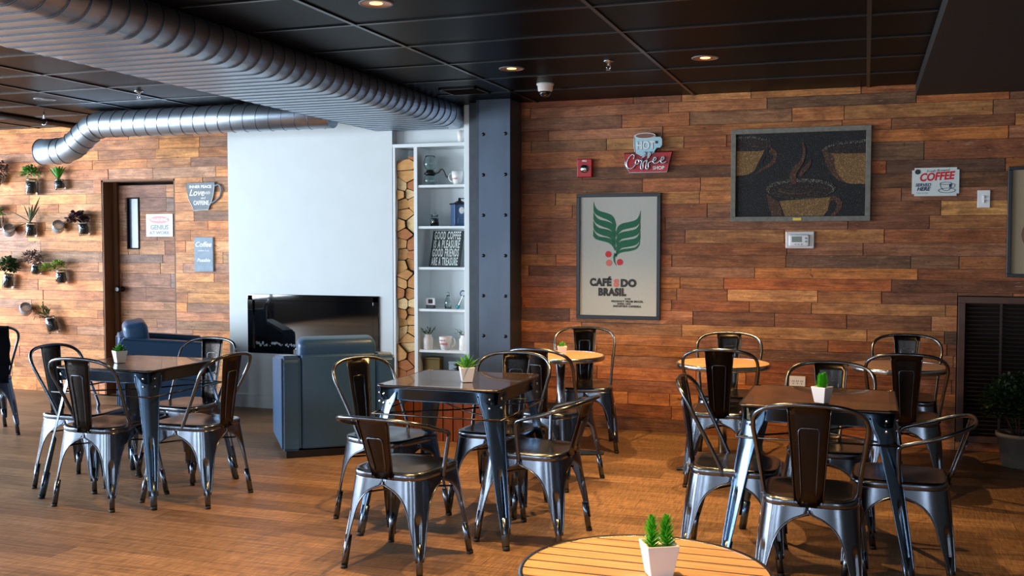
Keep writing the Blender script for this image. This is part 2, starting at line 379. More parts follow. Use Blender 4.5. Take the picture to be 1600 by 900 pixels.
PAL = [(176, 114, 66)]*4 + [(186, 124, 72)]*3 + [(158, 98, 58)]*4 + [(196, 138, 84)]*2 + [(142, 92, 60)]*3 + [(170, 118, 82)]*2 + [(150, 106, 74)]*2 + [(134, 88, 58)]*2 + [(118, 86, 64), (206, 150, 92), (200, 128, 66), (180, 106, 52), (176, 108, 56), (188, 118, 62)]
PAL_LIT = [(226, 156, 96)]*4 + [(234, 168, 104)]*4 + [(214, 144, 88)]*4 + [(222, 160, 112)]*3 + [(210, 150, 104)]*2 + [(192, 146, 112)]*2 + [(160, 122, 94), (232, 160, 92), (206, 158, 128)]  # same boards as on the right, lightened: daylight painted into their colour
def plank_wall(name, x0, x1, z0, z1, yf, yb, holes, seed, pal, ax='x', parent=None, hs=(.078, .105), ls=(.3, 1.35)):
    """boards nailed on a backing; holes: (x0,x1,z0,z1) openings"""
    r = random.Random(seed); bm = bm_new()
    cl = bm.loops.layers.float_color.new('Col'); of = bm.loops.layers.float_color.new('Off')
    def board(a, b, z, zz, base, off, d):
        g = .0024
        vs = box(bm, ((a+b)/2, (yf-d+yb)/2, (z+zz)/2), (b-a-g*2, yb-yf+d, zz-z-g))
        for f in {f for v in vs for f in v.link_faces}:
            for l in f.loops: l[cl] = base; l[of] = off
    z = z0
    while z < z1-.01:
        h = r.choice([r.uniform(*hs)]*7+[.135]); zz = min(z+h, z1)
        if z1-zz < .04: zz = z1
        x = x0 - r.uniform(0, .8)
        while x < x1:
            ln = r.uniform(*ls); xx = x+ln
            c = r.choice(pal); k = r.uniform(.88, 1.1); c = lin(tuple(min(255, v*k*r.uniform(.97, 1.03)) for v in c))
            off = (r.random(), r.random(), r.random(), 1); d = r.uniform(0, .006)
            segs = [(max(x, x0), min(xx, x1))]
            for hx0, hx1, hz0, hz1 in holes:
                ns = []
                for a, b in segs:
                    if z < hz1-.004 and zz > hz0+.004 and a < hx1 and b > hx0:
                        # the board meets an opening: cut it to the opening's edge
                        if z < hz0: pass
                        if a < hx0: ns.append((a, hx0))
                        if b > hx1: ns.append((hx1, b))
                    else: ns.append((a, b))
                segs = ns
            for a, b in segs:
                if b-a > .01: board(a, b, z, zz, c, off, d)
            # boards that overlap an opening's top or bottom edge keep their remaining strip
            for hx0, hx1, hz0, hz1 in holes:
                a, b = max(x, hx0, x0), min(xx, hx1, x1)
                if b-a > .01:
                    if z < hz1-.004 < zz-.008: board(a, b, hz1, zz, c, off, d)
                    if z+.008 < hz0 < zz-.004: board(a, b, z, hz0, c, off, d)
            x = xx
        z = zz
    return obj(name, bm, M['plank'], parent)
DOOR = (-6.96, -6.12, -.01, 2.07); VENT = (.62, 1.55, .06, 1.10)
# left part of the back wall, behind the hanging jars and the door
struct(plank_wall('wall_back_left', XL, -5.36, 0, CEIL, YL, YL+.02, [DOOR], 11, PAL_LIT))
struct(plank_wall('wall_back_right', -2.66, XR, 0, CEIL, YB, YB+.02, [VENT], 23, PAL))
bm = bm_new()   # masonry behind the boards
box(bm, ((XL-6.96)/2, YL+.16, CEIL/2), (-6.96-XL, .28, CEIL)); box(bm, ((-6.12-5.3)/2, YL+.16, CEIL/2), (.82, .28, CEIL))
box(bm, (-6.54, YL+.16, (2.07+CEIL)/2), (.84, .28, CEIL-2.07))
box(bm, ((-2.66+.62)/2, YB+.12, CEIL/2), (3.28, .2, CEIL)); box(bm, ((1.55+XR)/2, YB+.12, CEIL/2), (XR-1.55, .2, CEIL))
box(bm, (1.085, YB+.12, (1.1+CEIL)/2), (.93, .2, CEIL-1.1)); box(bm, (1.085, YB+.12, .03), (.93, .2, .06)); box(bm, (1.085, YB+.3, .6), (1.1, .1, 1.2))
struct(obj('wall_back', bm, M['dark_wall']))
# side and front walls (outside the frame) with daylight windows
def wall_with_windows(name, a0, a1, wins, fixed, axis, t=.15):
    bm = bm_new()
    def put(u0, u1, z0, z1):
        if axis == 'y': box(bm, (fixed, (u0+u1)/2, (z0+z1)/2), (t, u1-u0, z1-z0))
        else: box(bm, ((u0+u1)/2, fixed, (z0+z1)/2), (u1-u0, t, z1-z0))
    put(a0, a1, 0, WZ[0]); put(a0, a1, WZ[1], CEIL)
    e = a0
    for u, v in wins: put(e, u, WZ[0], WZ[1]); e = v
    put(e, a1, WZ[0], WZ[1])
    struct(obj(name, bm, M['dark_wall']))
    for i, (u, v) in enumerate(wins):
        bm = bm_new()
        for p, q, r0, r1 in ((u, v, WZ[0], WZ[0]+.05), (u, v, WZ[1]-.05, WZ[1]), (u, u+.05, *WZ), (v-.05, v, *WZ), ((u+v)/2-.025, (u+v)/2+.025, *WZ)):
            if axis == 'y': box(bm, (fixed, (p+q)/2, (r0+r1)/2), (.06, q-p, r1-r0))
            else: box(bm, ((p+q)/2, fixed, (r0+r1)/2), (q-p, .06, r1-r0))
        wall_with_windows.n += 1
        struct(obj('window_%d' % wall_with_windows.n, bm, M['frame_grey']))
wall_with_windows.n = 0
wall_with_windows('wall_left', YF, 8.3, WIN_L, XL-.075, 'y')
wall_with_windows('wall_front', XL, XR, WIN_F, YF-.075, 'x')
bm = bm_new(); box(bm, (XR+.075, (YF+8.3)/2, CEIL/2), (.15, 8.3-YF, CEIL)); struct(obj('wall_right', bm, M['dark_wall']))

# white plaster chimney wall
FX0, FX1, FY = -5.40, -3.78, 7.86
FR = (-5.20, -3.91, .495, 1.01)
bm = bm_new()
fy = (FY+8.34)/2; dy = 8.34-FY
box(bm, ((FX0+FR[0])/2, fy, CEIL/2), (FR[0]-FX0, dy, CEIL)); box(bm, ((FX1+FR[1])/2, fy, CEIL/2), (FX1-FR[1], dy, CEIL))
box(bm, ((FR[0]+FR[1])/2, fy, (FR[3]+CEIL)/2), (FR[1]-FR[0], dy, CEIL-FR[3])); box(bm, ((FR[0]+FR[1])/2, fy, FR[2]/2), (FR[1]-FR[0], dy, FR[2]))
struct(obj('wall_chimney', bm, M['white_wall']))
bm = bm_new(); rbox(bm, ((FX0+FX1)/2, FY-.006, .06), (FX1-FX0, .014, .12), .003, 1); struct(obj('baseboard_chimney', bm, M['white_wall']))
# recess wall above and behind the bookcase
bm = bm_new(); box(bm, (-3.43, 8.24, CEIL/2), (.70, .2, CEIL)); box(bm, (-3.44, 8.045, (2.30+CEIL)/2), (.68, .19, CEIL-2.30)); struct(obj('wall_recess', bm, M['white_wall']))

# ------------------------------------------------------------------ door
dr = thing('door_1', '', 'door', (0, 0, 0)); del dr['label']; del dr['category']; struct(dr)
lf = plank_wall('door_leaf', -6.93, -6.13, .01, 2.03, YL+.17, YL+.2, [(-6.80, -6.67, 1.42, 1.90)], 5, [(176, 124, 92)]*3+[(168, 126, 104)]*3+[(186, 136, 98)]*2+[(150, 126, 116)], parent=dr, ls=(.4, .8))
bm = bm_new(); box(bm, (-6.735, YL+.195, 1.66), (.15, .008, .5)); obj('window_pane', bm, M['door_glass'], dr)
bm = bm_new()
for a in ((-6.802, 1.66, .012, .49), (-6.668, 1.66, .012, .49), (-6.735, 1.905, .14, .012), (-6.735, 1.415, .14, .012)): box(bm, (a[0], YL+.175, a[1]), (a[2], .03, a[3]))
obj('window_frame', bm, M['void'], dr)
bm = bm_new(); lathe(bm, [(.012, 0), (.028, .004), (.028, .01), (.012, .02), (.012, .045), (.028, .055), (.032, .075), (.02, .088)], 16, (-6.87, YL+.168, 1.02), mtx=Matrix.Rotation(R(90), 4, 'X')); obj('handle', bm, M['black'], dr)
bm = bm_new()
box(bm, (-6.955, YL+.1, 1.03), (.02, .2, 2.08)); box(bm, (-6.125, YL+.1, 1.03), (.02, .2, 2.08)); box(bm, (-6.54, YL+.1, 2.065), (.85, .2, .02))
box(bm, (-6.925, YL+.15, 1.03), (.05, .03, 2.06))
struct(obj('trim_3', bm, M['jamb']))
bm = bm_new(); box(bm, (-6.54, YL+.31, 1.1), (1., .04, 2.3)); struct(obj('wall_behind_door', bm, M['void']))

# ------------------------------------------------------------------ chairs
def sup(a, b, th, n=5.):
    c, s = math.cos(th), math.sin(th)
    r = (abs(c)**n+abs(s)**n)**(-1/n)
    return a*r*c, b*r*s
def tap(x, y): return x*(1+.22*y), y
def seat_mesh():
    bm = bm_new(); rings = []; seg = 56
    prof = [(0.02, .440), (.3, .441), (.6, .446), (.82, .452), (.93, .456), (.985, .453), (1.01, .446), (1.015, .432), (1.0, .424), (1.0, .405)]
    for q, z in prof:
        rings.append([bm.verts.new((*tap(*sup(.192*q, .2*q, 2*math.pi*k/seg)), z)) for k in range(seg)])
    bm.faces.new(rings[0])
    for A, B in zip(rings, rings[1:]):
        for k in range(seg): bm.faces.new((A[k], A[(k+1) % seg], B[(k+1) % seg], B[k])).smooth = True
    bmesh.ops.recalc_face_normals(bm, faces=bm.faces)
    return bm
def chair_w(z):
    for (z0, a), (z1, b) in zip(CW, CW[1:]):
        if z0 <= z <= z1: return a+(b-a)*(z-z0)/(z1-z0)
    return CW[-1][1]
CW = [(0, .024), (.08, .026), (.12, .036), (.2, .052), (.28, .068), (.32, .084), (.35, .106), (.375, .14), (.39, .175), (.40, .2), (.5, .2)]
def table_w(z):
    for (z0, a), (z1, b) in zip(TW, TW[1:]):
        if z0 <= z <= z1: return a+(b-a)*(z-z0)/(z1-z0)
    return TW[-1][1]
TW = [(0, .034), (.1, .036), (.2, .046), (.45, .064), (.64, .082), (.68, .10), (.8, .11)]
def leg_mesh(q, A0=.192, B0=.2, A1=.25, B1=.262, ztop=.425, wf=chair_w, foot=.015, taper=tap, groove=(.09, .265)):
    """pressed sheet leg wrapped round corner q, flaring into the apron"""
    bm = bm_new(); rows = 26; cols = 20; grid = []
    for i in range(rows+1):
        t = (i/rows)**1.35; z = ztop-(ztop-.075)*t
        u = ztop-z
        a = A0+(A1-A0)*(u/ztop); b = B0+(B1-B0)*(u/ztop)
        w = min(wf(z), a*.999)
        row = []
        for j in range(cols+1):
            s = -1+2*j/cols
            d = w*abs(s)           # distance from the corner along the side
            fr = max(0., 1-d/a)
            th = math.atan(fr)     # 45 deg = corner
            th = th if s < 0 else math.pi/2-th
            if s < 0: th = math.atan(fr)
            th0 = q*math.pi/2
            x, y = sup(1, 1, th, 5.)
            x, y = x*a, y*b
            # groove pressed into the lower leg
            if groove[0] < z < groove[1] and abs(s) < .34:
                e = min((z-groove[0])/.02, (groove[1]-z)/.02, 1)*min(1, (.34-abs(s))/.12)
                x *= 1-.045*e; y *= 1-.045*e
            if q == 1: x, y = -x, y
            elif q == 2: x, y = -x, -y
            elif q == 3: x, y = x, -y
            x, y = taper(x, y)
            row.append(bm.verts.new((x, y, z)))
        grid.append(row)
    for i in range(rows):
        for j in range(cols): bm.faces.new((grid[i][j], grid[i][j+1], grid[i+1][j+1], grid[i+1][j])).smooth = True
    bmesh.ops.recalc_face_normals(bm, faces=bm.faces)
    # give the sheet its thickness
    g = bmesh.ops.solidify(bm, geom=list(bm.faces), thickness=.0025)
    # rolled edges
    for j in (0, cols):
        tube(bm, [grid[i][j].co.copy() for i in range(2, rows+1)], .0032, 6)
    # foot tube
    sx, sy = ((1, 1), (-1, 1), (-1, -1), (1, -1))[q]
    ex, ey = sup(1, 1, math.pi/4)
    def corner(z, k=.955):
        u = ztop-z; a = A0+(A1-A0)*(u/ztop); b = B0+(B1-B0)*(u/ztop); x, y = taper(sx*ex*a, sy*ey*b); return Vector((x*k, y*k, z))
    k = 1-.6*foot/(A1*ex)
    ft = corner(0, k)
    tube(bm, [corner(.15, k), corner(.08, k), corner(.012, k)], foot, 12)
    return bm, ft
def hoop_mesh(path, r=.0095):
    bm = bm_new(); tube(bm, smooth_path(path, 6), r, 10); return bm
def splat_mesh(rows, cy=.012, thick=.003):
    """rows: (z, y, half width); slightly curved sheet"""
    bm = bm_new(); cols = 6; g = []
    for z, y, h in rows:
        g.append([bm.verts.new((h*(-1+2*j/cols), y+cy*((-1+2*j/cols)**2)*h/.085, z)) for j in range(cols+1)])
    for i in range(len(rows)-1):
        for j in range(cols): bm.faces.new((g[i][j], g[i][j+1], g[i+1][j+1], g[i+1][j])).smooth = True
    bmesh.ops.solidify(bm, geom=list(bm.faces), thickness=thick)
    e = [(r_[0].co.copy(), r_[-1].co.copy()) for r_ in g]
    tube(bm, [a for a, b in e], .003, 6); tube(bm, [b for a, b in e], .003, 6)
    return bm
def build_chair(kind, name):
    t = thing(name, 'x', 'chair')
    obj('seat', seat_mesh(), M['gun'], t)
    for q in range(4):
        bm, ft = leg_mesh(q)
        lg = obj('leg', bm, M['gun'], t)
        bm = bm_new(); tube(bm, [ft, ft+Vector((0, 0, .016))], .0155, 10); obj('rubber_foot', bm, M['rubber'], lg)
    bm = bm_new()
    for s in (-1, 1): tube(bm, [(s*.15, -.15, .335), (0, 0, .345), (-s*.165, .15, .335)], .0045, 6)
    tube(bm, [(-.17, -.165, .36), (-.14, -.14, .33)], .004, 6)
    obj('brace', bm, M['gun_dark'], t)
    if kind == 'side':
        half = [(.186, -.045, .425), (.188, -.05, .455), (.199, -.105, .57), (.214, -.16, .68), (.221, -.19, .74), (.210, -.216, .788), (.170, -.242, .82), (.10, -.259, .837), (0, -.265, .842)]
        rows = [(.425, -.206, .054), (.5, -.214, .059), (.6, -.226, .066), (.7, -.241, .073), (.8, -.254, .081), (.836, -.258, .084)]
    else:
        half = [(.196, .0, .415), (.2, .0, .45), (.219, .003, .575), (.228, -.006, .612), (.237, -.05, .630), (.243, -.13, .652), (.228, -.215, .68), (.17, -.277, .70), (.09, -.301, .708), (0, -.306, .709)]
        rows = [(.425, -.206, .054), (.5, -.232, .060), (.6, -.266, .070), (.68, -.292, .08), (.706, -.3, .084)]
    path = half + [(-x, y, z) for x, y, z in half[-2::-1]]
    obj('back_hoop', hoop_mesh(path, .0098), M['gun'], t)
    sp = obj('backrest', splat_mesh(rows), M['gun_dark'], t)
    # pressed outline on the splat
    bm = bm_new()
    zt = rows[-1][0]-.10; z0 = rows[0][0]+.04
    def yat(z):
        for a, b in zip(rows, rows[1:]):
            if a[0] <= z <= b[0]: return a[1]+(b[1]-a[1])*(z-a[0])/(b[0]-a[0])
        return rows[-1][1]
    n = 8
    P = [(-.028-.012*k/n, z0+(zt-z0)*k/n) for k in range(n+1)]
    P = P+[(-.032, zt+.012), (.032, zt+.012)]+[(-x, z) for x, z in P[::-1]]
    for dy in (-.004, .001): tube(bm, [(x, yat(z)+dy+.001, z) for x, z in P], .0022, 5)
    obj('embossing', bm, M['gun'], sp)
    bm = bm_new()
    for s in (-1, 1):
        tube(bm, [(s*.04, -.203, .43), (s*.04, -.214, .43)], .006, 8)
        x = half[0][0]; tube(bm, [(s*(x-.01), half[0][1], .432), (s*(x+.012), half[0][1], .432)], .006, 8)
    obj('bolt', bm, M['gun_dark'], t)
    return t
PS = build_chair('side', 'dining_chair'); PA = build_chair('arm', 'dining_armchair')
first = {'side': True, 'arm': True}
def chair(kind, x, y, deg, label, group):
    """deg: 0 faces the back wall (+y), 90 faces left"""
    p = PS if kind == 'side' else PA
    if first[kind]: o = p; first[kind] = False
    else: o = copy_tree(p)
    o.location = (x, y, 0); o.rotation_euler = (0, 0, R(deg)); o['label'] = label; o['group'] = group
    return o
G1, G2, G3, G4 = 'metal chairs round the left square table', 'metal chairs round the middle square table', 'metal chairs round the right square table', 'metal chairs at the round tables'
chair('side', -4.08, 4.75, 0, 'gunmetal hoop-back chair at near side of left square table, seen from behind', G1)
chair('side', -4.50, 5.04, -86, 'gunmetal hoop-back chair at left end of left square table, facing right', G1)
chair('side', -3.64, 4.97, 88, 'gunmetal hoop-back chair at right side of left square table, facing left', G1)
chair('side', -4.10, 5.50, 176, 'gunmetal hoop-back chair at far side of left square table, in front of club chair', G1)
chair('arm', -2.0, 4.29, -6, 'low-backed metal armchair at near side of middle square table, closest to the camera there', G2)
chair('side', -2.39, 4.94, -108, 'dark metal hoop-back chair at left of middle square table, before blue-grey club chair', G2)
chair('arm', -1.56, 4.87, 84, 'low-backed metal armchair at right side of middle square table, facing left', G2)
chair('side', -1.90, 5.31, 178, 'metal hoop-back chair tucked under far side of middle square table', G2)
chair('side', -1.80, 6.03, -12, 'dark metal hoop-back chair between middle square table and round table by the column', G4)
chair('side', -1.90, 7.12, 196, 'metal hoop-back chair against plank wall below burlap poster, facing the camera', G4)
chair('side', -.87, 7.03, 186, 'metal hoop-back chair by plank wall, behind the centre round table', G4)
chair('side', -.82, 6.36, 2, 'metal hoop-back chair seen from behind at near side of the centre round table', G4)
chair('side', .26, 7.25, 176, 'metal hoop-back chair by plank wall, behind the round table nearest the louvred vent', G4)
chair('side', .23, 6.45, 0, 'metal hoop-back chair seen from behind at round table nearest the louvred vent', G4)
chair('side', -.2, 4.40, 0, 'metal hoop-back chair at near side of right square table, back to camera', G3)
chair('side', -.56, 4.83, -88, 'metal hoop-back chair at left end of right square table, seen from its side', G3)
chair('side', -.165, 5.40, 180, 'metal hoop-back chair behind right square table, its seat under the top', G3)
chair('arm', .155, 4.83, 88, 'low-backed metal armchair at right end of right square table, facing left', G3)
lc = chair('side', -6.42, 6.08, 60, 'metal hoop-back chair cut off by left edge of picture, dark jacket on it', 'metal chairs at the picture edge')

# jacket on the leftmost chair
bm = bm_new()
pts = [(-.17, 0, 1.02*.82), (-.09, .0, .85), (0, 0, .845), (.1, 0, .84), (.16, 0, .80)]
for sgn, lo in ((-1, .42), (1, .56)):
    g = []
    for i in range(9):
        z = .80-(.80-lo)*i/8
        g.append([bm.verts.new((x, -.262+.05*(.8-z)*(-sgn)*-1*.0+sgn*(-.022-.018*math.sin(i*1.3+x*30)) , z+.015*math.cos(x*22))) for x in [-.17+.034*k for k in range(10)]])
    for i in range(8):
        for j in range(9): bm.faces.new((g[i][j], g[i][j+1], g[i+1][j+1], g[i+1][j])).smooth = True
    if sgn == -1: g0 = g[0]
    else:
        top = [bm.verts.new((a.co.x, -.262, .845)) for a in g0]
        for j in range(9):
            bm.faces.new((g0[j], g0[j+1], top[j+1], top[j])).smooth = True; bm.faces.new((g[0][j], g[0][j+1], top[j+1], top[j])).smooth = True
bmesh.ops.solidify(bm, geom=list(bm.faces), thickness=.012)
jk = obj('jacket', bm, M['navy'], loc=(-6.42, 6.08, 0)); jk.rotation_euler = (0, 0, R(60))
tag(jk, 'dark navy jacket draped over the leftmost metal chair', 'jacket')

# ------------------------------------------------------------------ square tables
def square_table():
    t = thing('square_table', 'x', 'table')
    bm = bm_new(); z = .76; h = .33
    t2 = bmesh.new(); bmesh.ops.create_cube(t2, size=1, matrix=Matrix.Translation((0, 0, z-.006)) @ Matrix.Diagonal((2*h, 2*h, .012, 1)))
    bmesh.ops.bevel(t2, geom=[e for e in t2.edges if abs((e.verts[0].co-e.verts[1].co).z) > .005], offset=.035, segments=5, affect='EDGES')
    merge(bm, t2)
    obj('tabletop', bm, M['tabletop'], t)
    bm = bm_new()                                        # rolled rim
    rim = []
    for k in range(4):
        cx, cy = [(1, 1), (-1, 1), (-1, -1), (1, -1)][k]
        for a in range(5):
            th = k*math.pi/2+a*math.pi/8; rim.append((cx*(h-.035)+.035*math.cos(th), cy*(h-.035)+.035*math.sin(th), z-.005))
    tube(bm, rim, .0065, 8, closed=True); obj('edge_rim', bm, M['gun_dark'], t)
    for k in range(4):
        rot = Matrix.Rotation(k*math.pi/2, 4, 'Z')
        bm = bm_new(); t2 = bmesh.new()
        prof = [(.748, h-.008), (.742, h-.012), (.69, h-.016), (.682, h-.022)]
        g = [[t2.verts.new((x, -yy, zz)) for x in (-h+.03, -.15, 0, .15, h-.03)] for zz, yy in prof]
        for i in range(3):
            for j in range(4): t2.faces.new((g[i][j], g[i][j+1], g[i+1][j+1], g[i+1][j])).smooth = True
        bmesh.ops.solidify(t2, geom=list(t2.faces), thickness=.003)
        for x in (): lathe(t2, [(.001, 0), (.008, 0.0005), (.011, .003), (.001, .003)][::-1], 10, (x, -h+.0155, .70), mtx=Matrix.Rotation(R(90), 4, 'X'), cap=False)
        merge(bm, t2, rot); obj('apron', bm, M['table_steel'], t)
    for q in range(4):
        bm, ft = leg_mesh(q, A0=h-.006, B0=h-.006, A1=.462, B1=.462, ztop=.748, wf=table_w, foot=.019, taper=lambda x, y: (x, y), groove=(.11, .36))
        # rivets on the shoulder of the leg
        sx = 1 if q in (0, 3) else -1; sy = 1 if q in (0, 1) else -1
        lg = obj('leg', bm, M['table_steel'], t)
        for zz in (.715, .67):
            for ax in (0, 1):
                bm = bm_new()
                d = .045
                p = Vector((sx*(h-.001+.008*0), sy*(h-d), zz)) if ax == 0 else Vector((sx*(h-d), sy*(h-.001), zz))
                bmesh.ops.create_uvsphere(bm, u_segments=8, v_segments=6, radius=.0065, matrix=Matrix.Translation(p))
                obj('rivet', bm, M['alu'], lg)
        bm = bm_new(); tube(bm, [ft, ft+Vector((0, 0, .02))], .0175, 10); obj('rubber_foot', bm, M['rubber'], lg)
    bm = bm_new()
    q = .345
    for a, b in (((-q, -q), (q, -q)), ((q, -q), (q, q)), ((q, q), (-q, q)), ((-q, q), (-q, -q))): tube(bm, [(*a, .615), (*b, .615)], .0045, 6)
    for s in (-1, 1): tube(bm, [(-q, -s*q, .615), (0, 0, .60), (q, s*q, .615)], .0045, 6)
    obj('brace', bm, M['gun_dark'], t)
    return t
T0 = square_table()
GT = 'square metal tables'
for i, (x, y, lab) in enumerate([(-2.0, 4.97, 'square metal table in the middle, spiky plant on it, in front of the column'),
                                 (-4.09, 5.04, 'square metal table at the left, near the wall of hanging jars'),
                                 (-.19, 4.94, 'square metal table at the right, dark brown glossy top')]):
    o = T0 if i == 0 else copy_tree(T0)
    o.location = (x, y, 0); o['label'] = lab; o['group'] = GT

# ------------------------------------------------------------------ round tables
def round_table(r=.302, z=.70, m='slat'):
    t = thing('round_table', 'x', 'table')
    bm = bm_new(); n = 10; wdt = 2*(r-.012)/n
    for i in range(n):
        y0 = -(r-.012)+wdt*i+.0025; y1 = y0+wdt-.0075; P = []
        rr = r-.012
        def xe(y): return math.sqrt(max(rr*rr-y*y, 1e-5))
        K = 6
        top = [(xe(y0+(y1-y0)*k/K), y0+(y1-y0)*k/K) for k in range(K+1)]
        P = top+[(-x, y) for x, y in top[::-1]]
        a = [bm.verts.new((x, y, z)) for x, y in P]; b = [bm.verts.new((x, y, z-.018)) for x, y in P]
        bm.faces.new(a); bm.faces.new(b[::-1])
        for k in range(len(P)): bm.faces.new((a[k], b[k], b[(k+1) % len(P)], a[(k+1) % len(P)]))
    bmesh.ops.recalc_face_normals(bm, faces=bm.faces)
    obj('tabletop', bm, M[m], t)
    bm = bm_new()
    lathe(bm, [(r-.012, z+.001), (r-.004, z+.003), (r, z-.004), (r, z-.024), (r-.006, z-.03), (r-.014, z-.028), (r-.013, z-.019), (r-.012, z+.001)], 64, cap=False)
    obj('edge_rim', bm, M['alu'], t)
    bm = bm_new(); lathe(bm, [(r-.013, z-.02), (r-.013, z-.023), (.001, z-.023), (.001, z-.02)], 40, cap=False); obj('underside', bm, M['black'], t)
    bm = bm_new(); lathe(bm, [(.028, .04), (.028, z-.03)], 20); lathe(bm, [(.045, .045), (.04, .09), (.03, .10)], 20); lathe(bm, [(.03, z-.06), (.07, z-.024)], 20)
    obj('pedestal', bm, M['alu'], t)
    for k in range(4):
        a = k*math.pi/2+.25
        bm = bm_new(); d = Vector((math.cos(a), math.sin(a), 0)); s = Vector((-math.sin(a), math.cos(a), 0))
        P = [(0, .030, .048), (.08, .028, .046), (.2, .024, .034), (.3, .02, .022)]
        g = []
        for u, hw, zz in P: g.append([bm.verts.new(d*u-s*hw+Vector((0, 0, .008))), bm.verts.new(d*u-s*hw*.7+Vector((0, 0, zz))), bm.verts.new(d*u+s*hw*.7+Vector((0, 0, zz))), bm.verts.new(d*u+s*hw+Vector((0, 0, .008)))])
        for A, B in zip(g, g[1:]):
            for j in range(3): bm.faces.new((A[j], A[j+1], B[j+1], B[j]))
            bm.faces.new((A[3], A[0], B[0], B[3]))
        bm.faces.new(g[0][::-1]); bm.faces.new(g[-1])
        bmesh.ops.recalc_face_normals(bm, faces=bm.faces)
        ft = obj('foot', bm, M['alu'], t)
        bm = bm_new(); lathe(bm, [(.014, 0), (.014, .01)], 12, tuple(d*.285)); obj('glide', bm, M['rubber'], ft)
    return t
RT0 = round_table(); RT1 = round_table(m='slat_grey')
GR = 'round slatted tables'
fg = None
for i, (x, y, rz, lab) in enumerate([(-.483, 2.365, 0, 'round slatted wood table in the foreground, cut off by bottom edge'),
                                 (-1.98, 6.78, 10, 'small round wood-topped pedestal table beside the riveted column'),
                                 (-.86, 6.68, 5, 'small round wood-topped pedestal table between two chairs, centre of plank wall')]):
    o = RT0 if i == 0 else copy_tree(RT0)
    o.location = (x, y, 0); o.rotation_euler = (0, 0, R(rz)); o['label'] = lab; o['group'] = GR
RT1.location = (.2, 6.88, 0); RT1['label'] = 'small round table with greyish top, nearest the louvred vent'; RT1['group'] = GR

# ------------------------------------------------------------------ table plants
def pot(t, top, bot, h, m='pot'):
    bm = bm_new(); g = []
    for q, z in ((bot, 0), (bot*1.02, .002), (top, h), (top*.86, h), (top*.8, h*.9)):
        g.append([bm.verts.new((sx*q, sy*q, z)) for sx, sy in ((1, 1), (-1, 1), (-1, -1), (1, -1))])
    for A, B in zip(g, g[1:]):
        for j in range(4): bm.faces.new((A[j], A[(j+1) % 4], B[(j+1) % 4], B[j]))
    bm.faces.new(g[0][::-1]); bm.faces.new(g[-1])
    return obj('pot', bm, M[m], t, mods=[('BEVEL', dict(width=.002, segments=2))])
def leaf(bm, base, d, L, wd, droop=.2, n=5, fold=.25, tip=0., thick=True):
    d = Vector(d).normalized(); s = d.cross(Vector((0, 0, 1)))
    if s.length < 1e-3: s = Vector((1, 0, 0))
    s.normalize(); nrm = s.cross(d); P = Vector(base); g = []
    for i in range(n+1):
        t = i/n; q = wd*(math.sin(math.pi*min(1, .12+.88*t)))**.8 if t < 1 else wd*tip+.0002
        c = P+d*L*t-Vector((0, 0, 1))*droop*L*t*t
        g.append([bm.verts.new(c-s*q+nrm*q*fold), bm.verts.new(c-nrm*q*.25), bm.verts.new(c+s*q+nrm*q*fold)])
    for A, B in zip(g, g[1:]):
        bm.faces.new((A[0], A[1], B[1], B[0])).smooth = True; bm.faces.new((A[1], A[2], B[2], B[1])).smooth = True
def rdir(r, lo=.2, hi=1.):
    a = r.uniform(0, 2*math.pi); z = r.uniform(lo, hi); q = math.sqrt(max(0, 1-z*z)); return Vector((q*math.cos(a), q*math.sin(a), z))
def foliage_blob(bm, c, rad, n, L, wd, r, squash=1.):
    for _ in range(n):
        d = rdir(r, -.5, 1); p = Vector(c)+Vector((d.x*rad, d.y*rad, d.z*rad*squash))*r.uniform(.35, 1)
        leaf(bm, p, (d+rdir(r, -.3, 1)*.8), L*r.uniform(.7, 1.2), wd, .2, 3)
def fir_plant(t, h, sc_=1., r=None):
    bm = bm_new()
    for ox, hh in ((-.0165, h*.97), (.0165, h)):
        ox *= sc_
        tube(bm, [(ox, 0, .05*sc_), (ox*1.05, 0, .06*sc_+hh)], .004*sc_, 6)
        for k in range(96):
            z = .062*sc_+hh*k/96; a = k*2.4+rnd.uniform(-.3, .3); e = (1-(k/96)**3*.55)*rnd.uniform(.75, 1.15)
            d = Vector((math.cos(a), math.sin(a), .25+1.1*(k/96)**2))
            leaf(bm, (ox, 0, z), d, .023*sc_*e, .0030*sc_, -.4, 4)
    obj('foliage', bm, M['green'], t)
def table_plant(x, y, z, rz, kind, label, s=1.):
    r = random.Random(int(abs(x)*100)); t = thing('potted_succulent', label, 'plant', (x, y, z), R(rz), 'little plants in white square pots')
    pot(t, .036*s, .024*s, .072*s)
    bm = bm_new(); box(bm, (0, 0, .062*s), (.056*s, .056*s, .004)); obj('soil', bm, M['soil'], t)
    if kind == 'fir': fir_plant(t, .062*s, s)
    elif kind == 'aloe':
        bm = bm_new()
        for k in range(30):
            a = k*2.4; e = .15+.85*(k/30); d = Vector((math.cos(a)*(1.15-e*.95), math.sin(a)*(1.15-e*.95), .35+.8*e))
            leaf(bm, (0, 0, .06*s), d, .082*s*r.uniform(.8, 1.1), .0055*s, .05, 5, .4)
        obj('foliage', bm, M['green2'], t)
    elif kind == 'leafy':
        bm = bm_new()
        for k in range(34):
            a = k*2.4; e = k/34; d = Vector((math.cos(a)*(1.1-e), math.sin(a)*(1.1-e), .3+e))
            leaf(bm, (0, 0, .062*s), d, .05*s, .01*s, .0, 4, .3)
        obj('foliage', bm, M['green2'], t)
    else:
        bm = bm_new(); foliage_blob(bm, (0, 0, .075*s), .024*s, 90, .014*s, .004*s, r); obj('foliage', bm, M['green'], t)
    return t
table_plant(-.445, 2.34, .703, 28, 'fir', 'small white square pot with twin green fir-like stems on the foreground table', 1.08)
